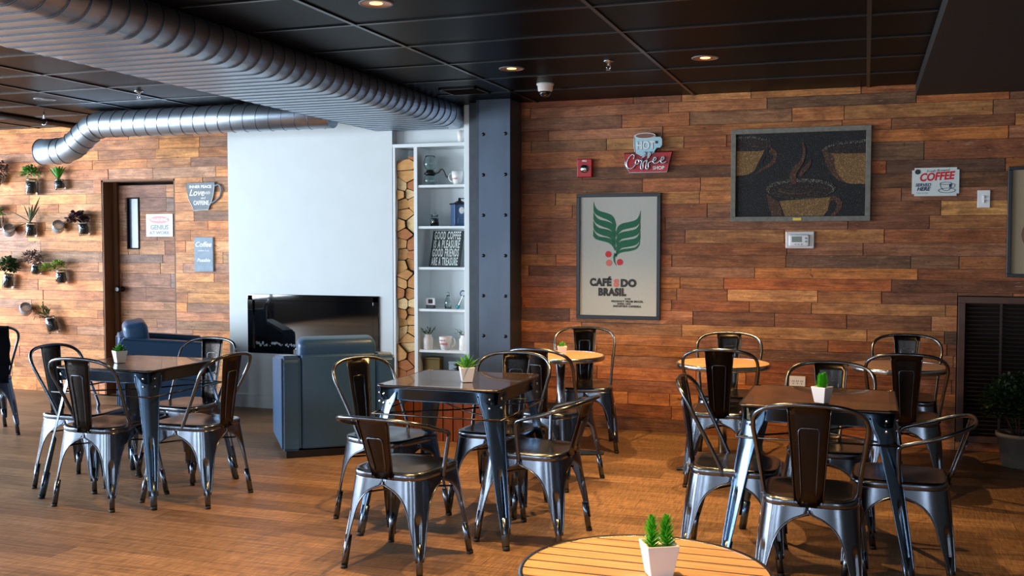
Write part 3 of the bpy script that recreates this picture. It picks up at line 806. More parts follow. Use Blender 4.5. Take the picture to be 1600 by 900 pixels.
table_plant(-1.93, 4.88, .762, 30, 'aloe', 'small white square pot with spiky green plant on the middle square table', 1.05)
table_plant(-4.19, 4.98, .762, 60, 'leafy', 'small white square pot with low rosette plant on the left square table', 1.0)
table_plant(-.175, 4.76, .762, 62, 'fir', 'small white square pot with twin green fir-like stems on the right square table', 1.0)
table_plant(-1.95, 6.70, .703, 20, 'dome', 'tiny white square pot with domed green plant on round table by the column', .9)

# ------------------------------------------------------------------ club chairs
def club_chair(label, loc, rz):
    """origin: back left corner on the floor; +x along the back to the right, +y towards the front"""
    t = thing('club_chair', label, 'armchair', loc, rz, 'slate blue leather club chairs')
    W, D, H = .78, .74, .675
    for x0 in (0, W-.13):
        bm = bm_new(); g = []
        P = [(0, .05), (0, H), (D*.04, H+.03), (D*.5, H), (D*.97, H-.035), (D, H-.07), (D, .05)]
        t2 = bmesh.new(); a = [t2.verts.new((x0, y, z)) for y, z in P]; b = [t2.verts.new((x0+.13, y, z)) for y, z in P]
        t2.faces.new(a); t2.faces.new(b[::-1])
        for i in range(len(P)): t2.faces.new((a[i], b[i], b[(i+1) % len(P)], a[(i+1) % len(P)]))
        bmesh.ops.recalc_face_normals(t2, faces=t2.faces)
        bmesh.ops.bevel(t2, geom=list(t2.edges), offset=.018, segments=3, affect='EDGES')
        merge(bm, t2); obj('arm', bm, M['leather'], t)
    bm = bm_new(); rbox(bm, (W/2, .09, (H+.05)/2+.02), (W-.268, .16, H-.03), .015, 3); obj('back_panel', bm, M['leather'], t, True)
    bm = bm_new(); rbox(bm, (W/2, .43, .17), (W-.27, .56, .24), .01, 2); obj('seat_base', bm, M['leather'], t)
    bm = bm_new(); rbox(bm, (W/2, .44, .35), (W-.275, .56, .13), .035, 4); obj('seat_cushion', bm, M['leather'], t, True)
    bm = bm_new(); rbox(bm, (W/2, .155, H-.01), (W-.24, .19, .30), .05, 5, Matrix.Rotation(R(8), 4, 'X')); obj('back_cushion', bm, M['leather'], t, True)
    bm = bm_new(); box(bm, (W/2, D/2, .026), (W-.06, D-.06, .05)); obj('plinth', bm, M['black'], t)
    return t
club_chair('slate blue leather club chair with its back to the camera, facing the fireplace', (-3.73, 6.02, 0), math.atan2(.6, .8))
club_chair('slate blue leather club chair behind the left square table, turned right towards fireplace', (-5.67+.78*-.66, 6.72+.78*.75, 0), math.atan2(-.75, .66))

# ------------------------------------------------------------------ fireplace
t = thing('electric_fireplace', 'long black glass electric fireplace set into the white wall', 'fireplace', (0, FY, 0))
xm, zm = (FR[0]+FR[1])/2, (FR[2]+FR[3])/2; fw_, fh_ = FR[1]-FR[0], FR[3]-FR[2]
bm = bm_new(); box(bm, (xm, .22, zm), (fw_-.01, .02, fh_-.01)); box(bm, (xm, .12, FR[2]+.012), (fw_-.01, .2, .02)); box(bm, (xm, .12, FR[3]-.012), (fw_-.01, .2, .02))
for s in (FR[0]+.012, FR[1]-.012): box(bm, (s, .12, zm), (.02, .2, fh_-.02))
obj('firebox', bm, M['void'], t)
bm = bm_new()
for a in ((xm, FR[3]-.02, fw_, .055), (xm, FR[2]+.02, fw_, .045)): rbox(bm, (a[0], -.006, a[1]), (a[2], .022, a[3]), .003, 1)
for x in (FR[0]+.025, FR[1]-.025): rbox(bm, (x, -.006, zm), (.055, .022, fh_), .003, 1)
obj('frame', bm, M['fireglass'], t)
m = mat('smoked_glass', (60, 64, 70), .02, trans=1., ior=1.45)
bm = bm_new(); box(bm, (xm, .004, zm), (fw_-.09, .005, fh_-.08)); obj('glass_front', bm, M['fireglass'], t)
r = random.Random(3); bm = bm_new()
for k in range(90):
    s = r.uniform(.006, .015); bmesh.ops.create_icosphere(bm, subdivisions=1, radius=s, matrix=Matrix.Translation((r.uniform(FR[0]+.07, FR[1]-.07), -.001+r.uniform(0, .004), FR[2]+.075+r.uniform(-.012, .02))) @ Matrix.Diagonal((1, .4, 1, 1)))
obj('ember_crystals', bm, M['ember'], t)['kind'] = 'stuff'

# ------------------------------------------------------------------ bookcase with log niche
BX0, BX1, BXD, BX2 = -3.775, -3.58, -3.56, -3.08        # left, divider, right
BYF, BYB = 7.86, 8.13; BTOP = 2.27
t = thing('bookcase', 'tall white built-in bookcase with a narrow log niche', 'bookcase', (0, 0, 0))
def bx(name, x0, x1, y0, y1, z0, z1, m='shelf', b=.002, parent=None):
    bm = bm_new(); rbox(bm, ((x0+x1)/2, (y0+y1)/2, (z0+z1)/2), (x1-x0, y1-y0, z1-z0), b, 1); return obj(name, bm, M[m], parent or t)
bx('side_panel', BX0, BX0+.022, BYF, BYB, 0, BTOP); bx('side_panel', BX2-.045, BX2, BYF-.01, BYB, 0, CEIL)
bx('divider', BX1, BXD+.012, BYF-.004, BYB, 0, BTOP)
bx('back_panel', BX0, BX2, BYB-.01, BYB+.005, 0, BTOP)
bx('top_board', BX0, BX2-.045, BYF-.004, BYB, BTOP-.0, BTOP+.03)
SH = [1.955, 1.612, 1.27, .92, .575, .26]
for z in SH: bx('shelf', BXD+.012, BX2-.045, BYF+.005, BYB-.01, z-.022, z)
bx('kickboard', BX0+.02, BX2-.04, BYF+.01, BYF+.03, 0, .24)
# split logs: cells of a jittered grid, each its own piece of wood
def clip(poly, p, q):
    """keep the part of poly nearer to p than to q"""
    mx, mz = (p[0]+q[0])/2, (p[1]+q[1])/2; nx, nz = q[0]-p[0], q[1]-p[1]; out = []
    for i in range(len(poly)):
        a, b = poly[i], poly[(i+1) % len(poly)]
        da = (a[0]-mx)*nx+(a[1]-mz)*nz; db = (b[0]-mx)*nx+(b[1]-mz)*nz
        if da <= 0: out.append(a)
        if da*db < 0:
            k = da/(da-db); out.append((a[0]+(b[0]-a[0])*k, a[1]+(b[1]-a[1])*k))
    return out
NX0, NX1, NZ0, NZ1 = BX0+.024, BX1-.002, .245, 2.19
r = random.Random(21); seeds = []
z = NZ0
row = 0
while z < NZ1:
    h = r.uniform(.066, .092)
    if r.random() < .28: seeds.append((r.uniform(NX0+.06, NX1-.06), z+h/2))
    else:
        m_ = (NX0+NX1)/2+r.uniform(-.02, .02)
        seeds.append((m_-r.uniform(.04, .055), z+h/2+r.uniform(-.022, .022))); seeds.append((m_+r.uniform(.04, .055), z+h/2+r.uniform(-.022, .022)))
    z += h; row += 1
logi = 0
for i, p in enumerate(seeds):
    poly = [(NX0, NZ0), (NX1, NZ0), (NX1, NZ1+r.uniform(-.03, .02)), (NX0, NZ1+r.uniform(-.03, .02))]
    for j, q in enumerate(seeds):
        if j != i and abs(q[1]-p[1]) < .3: poly = clip(poly, p, q)
        if not poly: break
    if len(poly) < 3: continue
    cx = sum(a for a, b in poly)/len(poly); cz = sum(b for a, b in poly)/len(poly)
    # shrink a little and round the corners unevenly
    P = []
    n = len(poly)
    for k in range(n):
        a, b, c = poly[k-1], poly[k], poly[(k+1) % n]
        e = r.uniform(.03, .16)
        P.append((b[0]+(a[0]-b[0])*e, b[1]+(a[1]-b[1])*e)); P.append((b[0]+(c[0]-b[0])*e*.9, b[1]+(c[1]-b[1])*e*.9))
    f = r.uniform(.90, .95)
    P = [((x-cx)*f, (zz-cz)*f) for x, zz in P]
    bm = bm_new(); d = r.uniform(.0, .045)
    prism(bm, P, 0, .2)
    for fc in bm.faces: fc.material_index = 0 if abs(fc.normal.y) > .7 else 1
    lg = obj('firewood_log', bm, [M[r.choice(['log_end', 'log_end', 'log_end2', 'log_end3', 'log_end4'])], M['bark']], loc=(cx, BYF+.012+d, cz))
    lg.rotation_euler = (0, 0, 0)
    tag(lg, 'split pale firewood log stacked in the narrow white niche', 'log', 'firewood logs in the niche')

# ------------------------------------------------------------------ things on the shelves
SX0, SX1 = BXD+.012, BX2-.045
def jar_glass(bm, r_, h, c=(0, 0, 0), neck=.8):
    lathe(bm, [(r_*.9, 0), (r_, .004), (r_, h*.78), (r_*neck, h*.9), (r_*neck, h), (r_*neck-.002, h), (r_*neck-.002, h*.9), (r_-.003, h*.77), (r_-.003, .006), (.001, .006)], 20, c, cap=False)
def mug(name, label, loc, r_, h, m, hand, taper_=.88, rz=0, parts=True, group=None):
    k = thing(name, label, 'mug', loc, rz, group)
    bm = bm_new(); lathe(bm, [(.001, 0), (r_*taper_*.8, 0), (r_*taper_*.86, .004), (r_*.96, h*.6), (r_, h), (r_-.003, h), (r_*.9, h*.5), (r_*.7, .006), (.001, .006)], 24, cap=False); obj('body', bm, M[m], k)
    if hand:
        bm = bm_new(); s = hand
        tube(bm, smooth_path([(s*r_*.93, 0, h*.82), (s*(r_+.018), 0, h*.85), (s*(r_+.03), 0, h*.6), (s*(r_+.016), 0, h*.32), (s*r_*.85, 0, h*.22)], 4), .0048, 8); obj('handle', bm, M[m], k)
    return k
yS = BYF+.07
# top of the bookcase: tumbler
k = tag(obj('tumbler', (lambda b: (lathe(b, [(.001, 0), (.026, 0), (.036, .098), (.033, .098), (.024, .004), (.001, .004)], 20, cap=False), b)[1])(bm_new()), M['white'], loc=(SX1-.045, BYF+.042, BTOP+.03)), 'pale metal tumbler on top of the white bookcase', 'tumbler')
# shelf 1: vacuum coffee maker and mug
k = thing('siphon_coffee_maker', 'glass double-bulb coffee maker with black collar and handle, top shelf', 'coffee maker', (SX0+.085, yS, SH[0]))
bm = bm_new(); lathe(bm, [(.03, 0), (.052, .018), (.056, .04), (.045, .075), (.022, .095), (.02, .097), (.043, .075), (.053, .04), (.05, .02), (.03, .003)], 24, cap=False); obj('lower_bulb', bm, M['glass'], k)
bm = bm_new(); lathe(bm, [(.02, .125), (.04, .135), (.054, .16), (.056, .19), (.045, .225), (.04, .245), (.038, .245), (.043, .224), (.053, .19), (.051, .16), (.038, .138), (.02, .128)], 24, cap=False); obj('upper_bulb', bm, M['glass'], k)
bm = bm_new(); lathe(bm, [(.024, .085), (.05, .088), (.05, .104), (.034, .11), (.034, .12), (.022, .13)], 24); obj('collar', bm, M['black'], k)
bm = bm_new(); tube(bm, smooth_path([(.045, -.01, .1), (.08, -.015, .105), (.105, -.02, .128), (.13, -.022, .118), (.15, -.024, .075), (.168, -.025, .062)], 5), .0075, 8); obj('handle', bm, M['black'], k)
k = mug('mug', 'white patterned mug on the top shelf, handle to the left', (SX1-.09, yS, SH[0]), .05, .11, 'white', -1, .8)
lettering('good', .022, -.01, .05, k, M['ink_rose'], y=-.052, shear=.3)
# shelf 2: jar of beans, grinder
k = thing('storage_jar', 'small lidded glass jar of dark coffee beans on the second shelf', 'jar', (SX0+.125, yS, SH[1]))
bm = bm_new(); jar_glass(bm, .036, .085); obj('glass_body', bm, M['glass'], k)
bm = bm_new(); lathe(bm, [(.031, .008), (.031, .06), (.02, .066)], 16); obj('beans', bm, mat('roasted_beans', (34, 24, 26), .5, noise=.6, nscale=120, bump=.5), k)
bm = bm_new(); lathe(bm, [(.026, .085), (.032, .088), (.034, .096), (.012, .101), (.01, .11), (.014, .118), (.004, .124)], 16); obj('lid', bm, M['glass'], k)
k = thing('coffee_grinder', 'dark blue box coffee grinder with a crank on the second shelf', 'coffee grinder', (SX1-.085, yS+.03, SH[1]), R(38))
bm = bm_new(); rbox(bm, (0, 0, .095), (.12, .12, .17), .004, 2); rbox(bm, (0, 0, .006), (.132, .132, .012), .003, 1); obj('body', bm, M['grinder_blue'], k)
bm = bm_new(); rbox(bm, (0, 0, .185), (.14, .14, .012), .003, 1); lathe(bm, [(.045, .19), (.04, .2), (.012, .212), (.01, .235)], 20); obj('lid', bm, M['black'], k)
bm = bm_new(); tube(bm, [(0, 0, .23), (.045, -.06, .228)], .004, 8); lathe(bm, [(.006, 0), (.016, .012), (.018, .03), (.012, .042), (.02, .05), (.005, .055)], 12, (.045, -.06, .226)); obj('crank', bm, M['black'], k)
bm = bm_new(); rbox(bm, (0, -.062, .045), (.07, .006, .05), .002, 1); bmesh.ops.create_uvsphere(bm, u_segments=10, v_segments=8, radius=.008, matrix=Matrix.Translation((0, -.072, .045))); obj('drawer', bm, M['grinder_blue'], k)
bm = bm_new(); lathe(bm, [(.001, 0), (.022, 0), (.022, .002), (.001, .002)], 24, (0, -.0605, .13), mtx=Matrix.Rotation(R(90), 4, 'X') @ Matrix.Diagonal((1, 1.35, 1, 1)), cap=False); obj('badge', bm, M['white'], k)
# shelf 3: lettered board leaning back
k = thing('slogan_board', 'dark board lettered GOOD COFFEE IS A PLEASURE leaning in the bookcase', 'sign', ((SX0+SX1)/2+.0, BYF+.085, SH[2]+.002))
k.rotation_euler = (R(-9), 0, R(0))
rot = Matrix.Rotation(R(0), 4, 'Z')
HB, WB = .305, .275
shf = .16
bm = bm_new(); prism(bm, [(-WB/2-.012, 0), (WB/2-.012, 0), (WB/2+.012, HB), (-WB/2+.012, HB)], 0, .016); 
obj('panel', bm, M['sign_black'], k)
for i, s in enumerate(['GOOD COFFEE', 'IS A PLEASURE', 'GOOD FRIENDS', 'ARE A TREASURE']):
    z_ = HB-.043-.0735*i
    me_o = lettering(s, .092, 0, z_, k, M['tin_white'], y=-.001, shear=.12, bold=.0026, wid=1., depth=.002, spacing=1.22)
    xs = [v.co.x for v in me_o.data.vertices]; wd = max(xs)-min(xs); c0 = (max(xs)+min(xs))/2; off = -.012+.024*z_/HB
    for v in me_o.data.vertices: v.co.x = off+(v.co.x-c0)*.24/wd
# shelf 4: small sign, bottle, tool
k = thing('desk_sign', 'small white square sign on a black stand, fourth shelf', 'sign', (SX0+.085, yS, SH[3]))
bm = bm_new(); rbox(bm, (0, 0, .014), (.075, .03, .028), .003, 1); obj('stand', bm, M['black'], k)
bm = bm_new(); rbox(bm, (0, 0, .058), (.088, .012, .06), .003, 1); obj('plate', bm, M['white'], k)
bm = bm_new(); rbox(bm, (0, -.0065, .06), (.04, .003, .036), .001, 1); obj('picture', bm, M['ink_char'], k)
k = thing('glass_bottle', 'faceted clear glass bottle standing on the fourth shelf', 'bottle', (SX0+.245, yS, SH[3]))
bm = bm_new(); lathe(bm, [(.026, 0), (.03, .005), (.03, .06), (.022, .085), (.014, .1), (.014, .115), (.011, .115), (.011, .1), (.019, .083), (.026, .058), (.026, .006), (.001, .006)], 8, cap=False); obj('body', bm, M['glass'], k)
bm = bm_new(); bmesh.ops.create_uvsphere(bm, u_segments=10, v_segments=8, radius=.015, matrix=Matrix.Translation((0, 0, .127))); obj('stopper', bm, M['glass'], k)
k = thing('bottle_opener', 'shiny teal and silver tool leaning at right end of the fourth shelf', 'opener', (SX1-.07, yS, SH[3]))
bm = bm_new(); tube(bm, smooth_path([(-.02, 0, .012), (-.01, 0, .035), (.015, 0, .085), (.025, 0, .11)], 4), .007, 8); obj('shaft', bm, M['alu'], k)
bm = bm_new(); bmesh.ops.create_uvsphere(bm, u_segments=12, v_segments=8, radius=.02, matrix=Matrix.Translation((-.022, 0, .018)) @ Matrix.Diagonal((1, .6, .9, 1))); obj('base', bm, mat('teal_glass', (60, 150, 160), .15, .3), k)
bm = bm_new(); tube(bm, [(.025+.024*math.cos(a/12*2*math.pi), 0, .13+.024*math.sin(a/12*2*math.pi)) for a in range(12)], .005, 6, closed=True); obj('ring', bm, M['grinder_blue'], k)
# shelf 5: two white vases with sprigs, lettered mug
def vase(label, x, seed):
    k = thing('vase', label, 'vase', (x, yS, SH[4]), 0, 'white vases with sprigs')
    bm = bm_new(); lathe(bm, [(.001, 0), (.038, 0), (.042, .006), (.042, .09), (.03, .108), (.03, .122), (.033, .127), (.026, .127), (.026, .11), (.001, .1)], 24, cap=False); obj('body', bm, M['white'], k)
    bm = bm_new(); rr = random.Random(seed)
    for q in range(26):
        a = rr.uniform(0, 6.28); d = Vector((math.cos(a), math.sin(a)*.5, rr.uniform(.25, 1.)))
        e = Vector((0, 0, .12))+d*rr.uniform(.04, .09); tube(bm, [(0, 0, .11), tuple(e)], .0008, 4)
        leaf(bm, e-d*.02, d, .03, .004, .3, 3); leaf(bm, e-d*.03, d+Vector((.5, 0, .2)), .025, .004, .3, 3)
    obj('sprigs', bm, M['green_dark'], k)
vase('white bottle vase with wispy sprigs at left end of the fifth shelf', SX0+.06, 3)
vase('white bottle vase with wispy sprigs at right end of the fifth shelf', SX1-.035, 8)
k = mug('mug', 'large white mug with red script on the fifth shelf', (SX0+.225, yS-.01, SH[4]), .055, .112, 'white', 1, .66)
lettering('enjoy', .026, -.012, .085, k, M['ink_rose'], y=-.053, shear=.3)
lettering('simply', .03, -.0, .055, k, M['ink_rose'], y=-.053, shear=.3)
# lowest visible shelf: gold tin, pale box
k = thing('gift_box', 'antique gold rectangular tin on the lowest shelf', 'box', (SX0+.1, yS, SH[5]))
bm = bm_new(); rbox(bm, (0, .03, .115), (.145, .08, .23), .006, 2); obj('body', bm, M['gold_box'], k)
bm = bm_new(); rbox(bm, (0, .03, .238), (.15, .085, .02), .004, 1); obj('lid', bm, M['gold_box'], k)
k = thing('gift_box', 'pale grey-blue box beside the gold tin on the lowest shelf', 'box', (SX0+.32, yS, SH[5]))
bm = bm_new(); rbox(bm, (0, .04, .1), (.14, .09, .2), .006, 2); obj('body', bm, M['blue_sign'], k)
bm = bm_new(); rbox(bm, (0, .04, .208), (.145, .095, .02), .004, 1); obj('lid', bm, M['blue_sign'], k)

# ------------------------------------------------------------------ steel column
t = thing('steel_column', 'riveted blue-grey steel column between bookcase and plank wall', 'column', (-2.785, 7.6, 0))
bm = bm_new(); box(bm, (0, .135, CEIL/2), (.28, .26, CEIL)); obj('core', bm, M['steel_dark'], t)
bm = bm_new(); rbox(bm, (.02, 0, CEIL/2), (.262, .016, CEIL-.002), .003, 1); obj('face_plate', bm, M['steel_col'], t)
bm = bm_new(); rbox(bm, (.145, .135, CEIL/2), (.012, .262, CEIL-.002), .003, 1); obj('side_plate', bm, M['steel_col'], t)
for i in range(8):
    for x in (-.075, .11):
        bm = bm_new(); bmesh.ops.create_uvsphere(bm, u_segments=12, v_segments=8, radius=.014, matrix=Matrix.Translation((x, -.009, .10+.318*i)) @ Matrix.Diagonal((1, .6, 1, 1))); obj('rivet', bm, M['rivet'], t, True)
bm = bm_new(); rbox(bm, (-.20, .16, CEIL/2), (.10, .06, CEIL-.002), .003, 1); obj('flange', bm, M['steel_dark'], t)

# ------------------------------------------------------------------ ducts
t = thing('spiral_duct', 'big flat oval galvanised spiral duct running under the ceiling to the bookcase', 'duct', (0, 0, 0))
cxR, cxL, cz, rd = -3.25, -3.90, 2.525, .11
def oval(rr, n=14):
    P = [(cxR+rr*math.sin(a), cz-rr*math.cos(a)) for a in [math.pi*k/n for k in range(n+1)]]
    P += [(cxL-rr*math.sin(a), cz+rr*math.cos(a)) for a in [math.pi*k/n for k in range(n+1)]]
    return P
bm = bm_new(); rings = []
for y in (-2.9, 7.955): rings.append([bm.verts.new((x, y, z)) for x, z in oval(rd)])
n = len(rings[0])
for k in range(n): bm.faces.new((rings[0][k], rings[0][(k+1) % n], rings[1][(k+1) % n], rings[1][k])).smooth = True
bm.faces.new(rings[0]); bm.faces.new(rings[1][::-1])
bmesh.ops.recalc_face_normals(bm, faces=bm.faces)
obj('duct_wall', bm, M['galv'], t)
bm = bm_new(); y = -2.8
while y < 7.8:
    P = oval(rd+.001); L = len(P)
    tube(bm, [(x, y+.118*k/L, z) for k, (x, z) in enumerate(P)]+[(P[0][0], y+.118, P[0][1])], .0036, 5, cap=False)
    y += .118
sm = obj('spiral_seam', bm, M['seam'], t)
t = thing('spiral_duct', 'round galvanised spiral duct with a downward elbow above the door', 'duct', (0, 0, 0))
path = [(-3.75, 7.2, 2.49), (-4.6, 7.2, 2.49), (-5.5, 7.2, 2.49), (-6.15, 7.2, 2.49)]
seg1 = [Vector((-3.74, 7.2, 2.485)), Vector((-6.16, 7.2, 2.485))]
pl = [(-3.98, 7.2, 2.485), (-5, 7.2, 2.485), (-6.22, 7.2, 2.485), (-6.31, 7.2, 2.455), (-6.52, 7.2, 2.30), (-6.60, 7.2, 2.275), (-6.70, 7.2, 2.27), (-6.86, 7.2, 2.27)]
bm = bm_new(); tube(bm, pl, .112, 28); obj('duct_wall', bm, M['galv'], t)
bm = bm_new(); x = -4.05
while x > -6.1:
    tube(bm, [(x-.118*k/24, 7.2+.1135*math.sin(2*math.pi*k/24), 2.485-.1135*math.cos(2*math.pi*k/24)) for k in range(25)], .0025, 5, cap=False); x -= .118
obj('spiral_seam', bm, M['seam'], t)
for c, d in (((-6.26, 7.2, 2.472), (-.93, 0, -.3)), ((-6.345, 7.2, 2.429), (-.8, 0, -.6)), ((-6.415, 7.2, 2.378), (-.8, 0, -.6)), ((-6.485, 7.2, 2.326), (-.8, 0, -.6)), ((-6.60, 7.2, 2.275), (-.97, 0, -.15)), ((-6.68, 7.2, 2.271), (-1, 0, 0)), ((-6.855, 7.2, 2.27), (-1, 0, 0))):
    d = Vector(d).normalized(); a = Vector((0, 1, 0)); b = d.cross(a)
    bm = bm_new(); tube(bm, [Vector(c)+(a*math.cos(u)+b*math.sin(u))*.1135 for u in [2*math.pi*k/24 for k in range(24)]], .003, 5, closed=True); obj('elbow_joint', bm, M['seam'], t)
t = thing('sprinkler_pipe', 'black sprinkler pipe hung below the ceiling at far left', 'pipe', (0, 0, 0))
bm = bm_new(); tube(bm, [(-6.73, YF+.05, 2.52), (-6.73, 7.9, 2.52)], .026, 12); obj('pipe_run', bm, M['black'], t)
for y in (7.1, 4.2):
    bm = bm_new(); tube(bm, [(-6.73+.031*math.cos(u), y, 2.52+.031*math.sin(u)) for u in [2*math.pi*k/16 for k in range(16)]], .004, 5, closed=True); tube(bm, [(-6.73, y, 2.55), (-6.73, y, CEIL)], .004, 6); obj('hanger', bm, M['alu'], t)

# ------------------------------------------------------------------ ceiling fittings
for i, (x, y, on, lab) in enumerate([(-2.19, 4.39, 1, 'recessed downlight with warm bulb at top edge of the picture, nearest the big duct'),
                     (-2.18, 6.31, 1, 'recessed warm downlight to the left of the white dome camera'),
                     (-.94, 6.33, 1, 'recessed warm downlight to the right of the sprinkler head'),
                     (-6.11, 6.46, 0, 'unlit recessed downlight in the ceiling at far left')]):
    t = thing('downlight', lab, 'ceiling light', (x, y, CEIL), 0, 'recessed ceiling downlights')
    bm = bm_new(); lathe(bm, [(.068, -.001), (.070, -.005), (.080, -.005), (.083, -.002), (.083, 0)], 32, cap=False); obj('trim_ring', bm, M['ring'], t)
    bm = bm_new(); lathe(bm, [(.070, -.004), (.062, -.002), (.03, -.0005)], 32, cap=False); obj('reflector', bm, M['reflector' if on else 'black'], t)
    bm = bm_new(); lathe(bm, [(.001, -.004), (.03, -.003), (.032, .0), (.001, .0)], 24, cap=False); obj('bulb', bm, M['lamp_on' if on else 'ring'], t)
for x, y, lab in ((-1.52, 6.24, 'small chrome sprinkler head on black ceiling between two downlights'), (-5.12, 6.34, 'small chrome sprinkler head on the ceiling left of the big duct')):
    t = thing('ceiling_sprinkler', lab, 'sprinkler', (x, y, CEIL), 0, 'ceiling sprinkler heads')
    bm = bm_new(); lathe(bm, [(.035, 0), (.033, -.006), (.012, -.012), (.01, -.03)], 20); obj('escutcheon', bm, M['alu'], t)
    bm = bm_new()
    for s in (-1, 1): tube(bm, [(s*.009, 0, -.028), (s*.014, 0, -.04), (s*.004, 0, -.055)], .003, 6)
    obj('yoke', bm, M['alu'], t)
    bm = bm_new(); lathe(bm, [(.001, -.054), (.018, -.056), (.018, -.058), (.001, -.058)], 12, cap=False); obj('deflector', bm, M['alu'], t)
t = thing('dome_camera', 'white dome security camera on the black ceiling', 'security camera', (-2.16, 6.98, CEIL))
bm = bm_new(); lathe(bm, [(.062, 0), (.062, -.012), (.055, -.016), (.052, -.05), (.046, -.058)], 28); obj('housing', bm, M['white'], t)
bm = bm_new(); lathe(bm, [(.042, -.056), (.04, -.072), (.028, -.09), (.01, -.097), (.001, -.098)], 24); obj('dome', bm, M['fireglass'], t)
bm = bm_new(); lathe(bm, [(.008, -.088), (.008, -.1)], 12, (.0, -.02, .008)); obj('lens', bm, M['alu'], t)
t = thing('ceiling_vent', 'black ceiling air vent beside the end of the big duct', 'vent', (-2.82, 7.1, CEIL))
bm = bm_new()
for a in (-.14, .14): box(bm, (a, 0, -.006), (.02, .3, .012)); box(bm, (0, a, -.006), (.3, .02, .012))
obj('frame', bm, M['black'], t)
bm = bm_new()
for k in range(7): box(bm, (0, -.11+.036*k, -.008), (.27, .022, .003), Matrix.Rotation(R(35), 4, 'X'))
obj('louvre', bm, M['tbar'], t)
t = thing('soffit_vent', 'dark metal air grille under the lowered ceiling at top right', 'vent', (.98, 5.35, CEIL-.083))
bm = bm_new()
for a in (-.13, .13): box(bm, (a, 0, -.004), (.02, .6, .01))
for a in (-.3, .3): box(bm, (0, a, -.004), (.28, .02, .01))
obj('frame', bm, M['tbar'], t)
bm = bm_new()
for k in range(9): box(bm, (-.11+.0275*k, 0, -.005), (.016, .58, .003), Matrix.Rotation(R(35), 4, 'Y'))
obj('louvre', bm, M['tbar'], t)

# ------------------------------------------------------------------ things on the right plank wall (local x right, z up, front at y<0)
YW = YB-.008
# burlap poster
PX0, PX1, PZ0, PZ1 = -2.165, -1.495, .875, 1.858
t = thing('framed_poster', 'black-framed burlap coffee sack poster with green leaf emblem on the plank wall', 'poster', (0, YW, 0))
def frame_mesh(x0, x1, z0, z1, w_, d0, d1):
    bm = bm_new()
    for a in ((x0, x1, z0, z0+w_), (x0, x1, z1-w_, z1), (x0, x0+w_, z0+w_, z1-w_), (x1-w_, x1, z0+w_, z1-w_)):
        rbox(bm, ((a[0]+a[1])/2, (d0+d1)/2, (a[2]+a[3])/2), (a[1]-a[0], d1-d0, a[3]-a[2]), .002, 1)
    return bm
obj('frame', frame_mesh(PX0, PX1, PZ0, PZ1, .028, -.03, 0), M['black_frame'], t)
bm = bm_new(); box(bm, ((PX0+PX1)/2, -.009, (PZ0+PZ1)/2), (PX1-PX0-.03, .014, PZ1-PZ0-.03)); obj('burlap_sheet', bm, M['burlap'], t)
def pc(px, py): return (PX0+(px-35)/(588-35)*(PX1-PX0), PZ1-(py-35)/(862-35)*(PZ1-PZ0))
def print_poly(pts, m, name='printing', y0=-.0185, par=None, f=pc):
    bm = bm_new(); prism(bm, [f(*p) for p in pts], y0, y0+.002); return obj(name, bm, M[m], par or t)
Ltop = [(147, 88), (160, 125), (185, 148), (225, 160), (262, 175), (285, 200), (297, 245)]
for k in range(4):
    o = 58*k
    a = [(x, y+o*(1-.12*(x-147)/150)) for x, y in Ltop]
    if k: a[0] = (147, 88+o+8)
    b = [(147, 88+o+(56 if k else 58)), (165, 88+o+84), (205, 88+o+105), (245, 88+o*.95+122), (272, 88+o*.93+143), (292, 88+o*.9+182)]
    if k == 3: b = [(145, 315), (165, 335), (205, 347), (245, 358), (272, 378), (290, 412)]
    print_poly(spline2(a)+spline2(b)[::-1], 'ink_green', 'leaf_emblem')
Rtop = [(457, 150), (446, 186), (425, 210), (385, 222), (340, 232), (312, 250), (298, 282)]
for k in range(4):
    o = 60*k
    a = [(x, y+o*(1-.08*(457-x)/150)) for x, y in Rtop]
    b = [(456, 150+o+56), (444, 150+o+88), (418, 150+o+106), (375, 150+o+116), (330, 150+o*.97+130), (298, 150+o*.95+172)]
    if k == 3:
        a = a[:-1]+[(290, 440)]
        b = [(450, 372), (432, 398), (395, 412), (345, 420), (312, 432), (300, 452)]
    if k: a[0] = (455, 150+o+8)
    print_poly(spline2(a)+spline2(b)[::-1], 'ink_green', 'leaf_emblem')
print_poly(spline2([(286, 425), (280, 455), (285, 485), (302, 512)])+spline2([(300, 508), (293, 485), (292, 458), (302, 435)]), 'ink_green', 'leaf_emblem')
for x, y, m_ in ((247, 434, 'ink_rose'), (251, 492, 'ink_salmon'), (323, 486, 'ink_rose')):
    print_poly([(x+20*math.cos(u*math.pi/10), y+21*math.sin(u*math.pi/10)) for u in range(20)], m_, 'berry_print')
def ptxt(s, px, py, size, m_='ink_char', bold=.0052, wid=1., par=None, f=pc, shear=0., align='CENTER', y=-.0175):
    x, z = f(px, py); return lettering(s, size, x, z, par or t, M[m_], y=y, bold=bold, wid=wid, depth=.002, shear=shear, align=align, spacing=1.1)
ptxt('CAF\u00c9', 196, 622, .078, wid=.88); ptxt('S', 300, 626, .078, 'ink_salmon'); ptxt('DO', 380, 626, .078, wid=.98); ptxt('BRASIL', 272, 686, .078, wid=.86)
for s, x, y, sz in (('30 KG', 375, 728, .016), ('PRODUCT FROM BRAZIL', 373, 745, .021), ('SAFRA 14/15', 352, 761, .018), ('INDUSTRIA CAFEEIRA', 372, 777, .021)): ptxt(s, x, y, sz, bold=.0008)
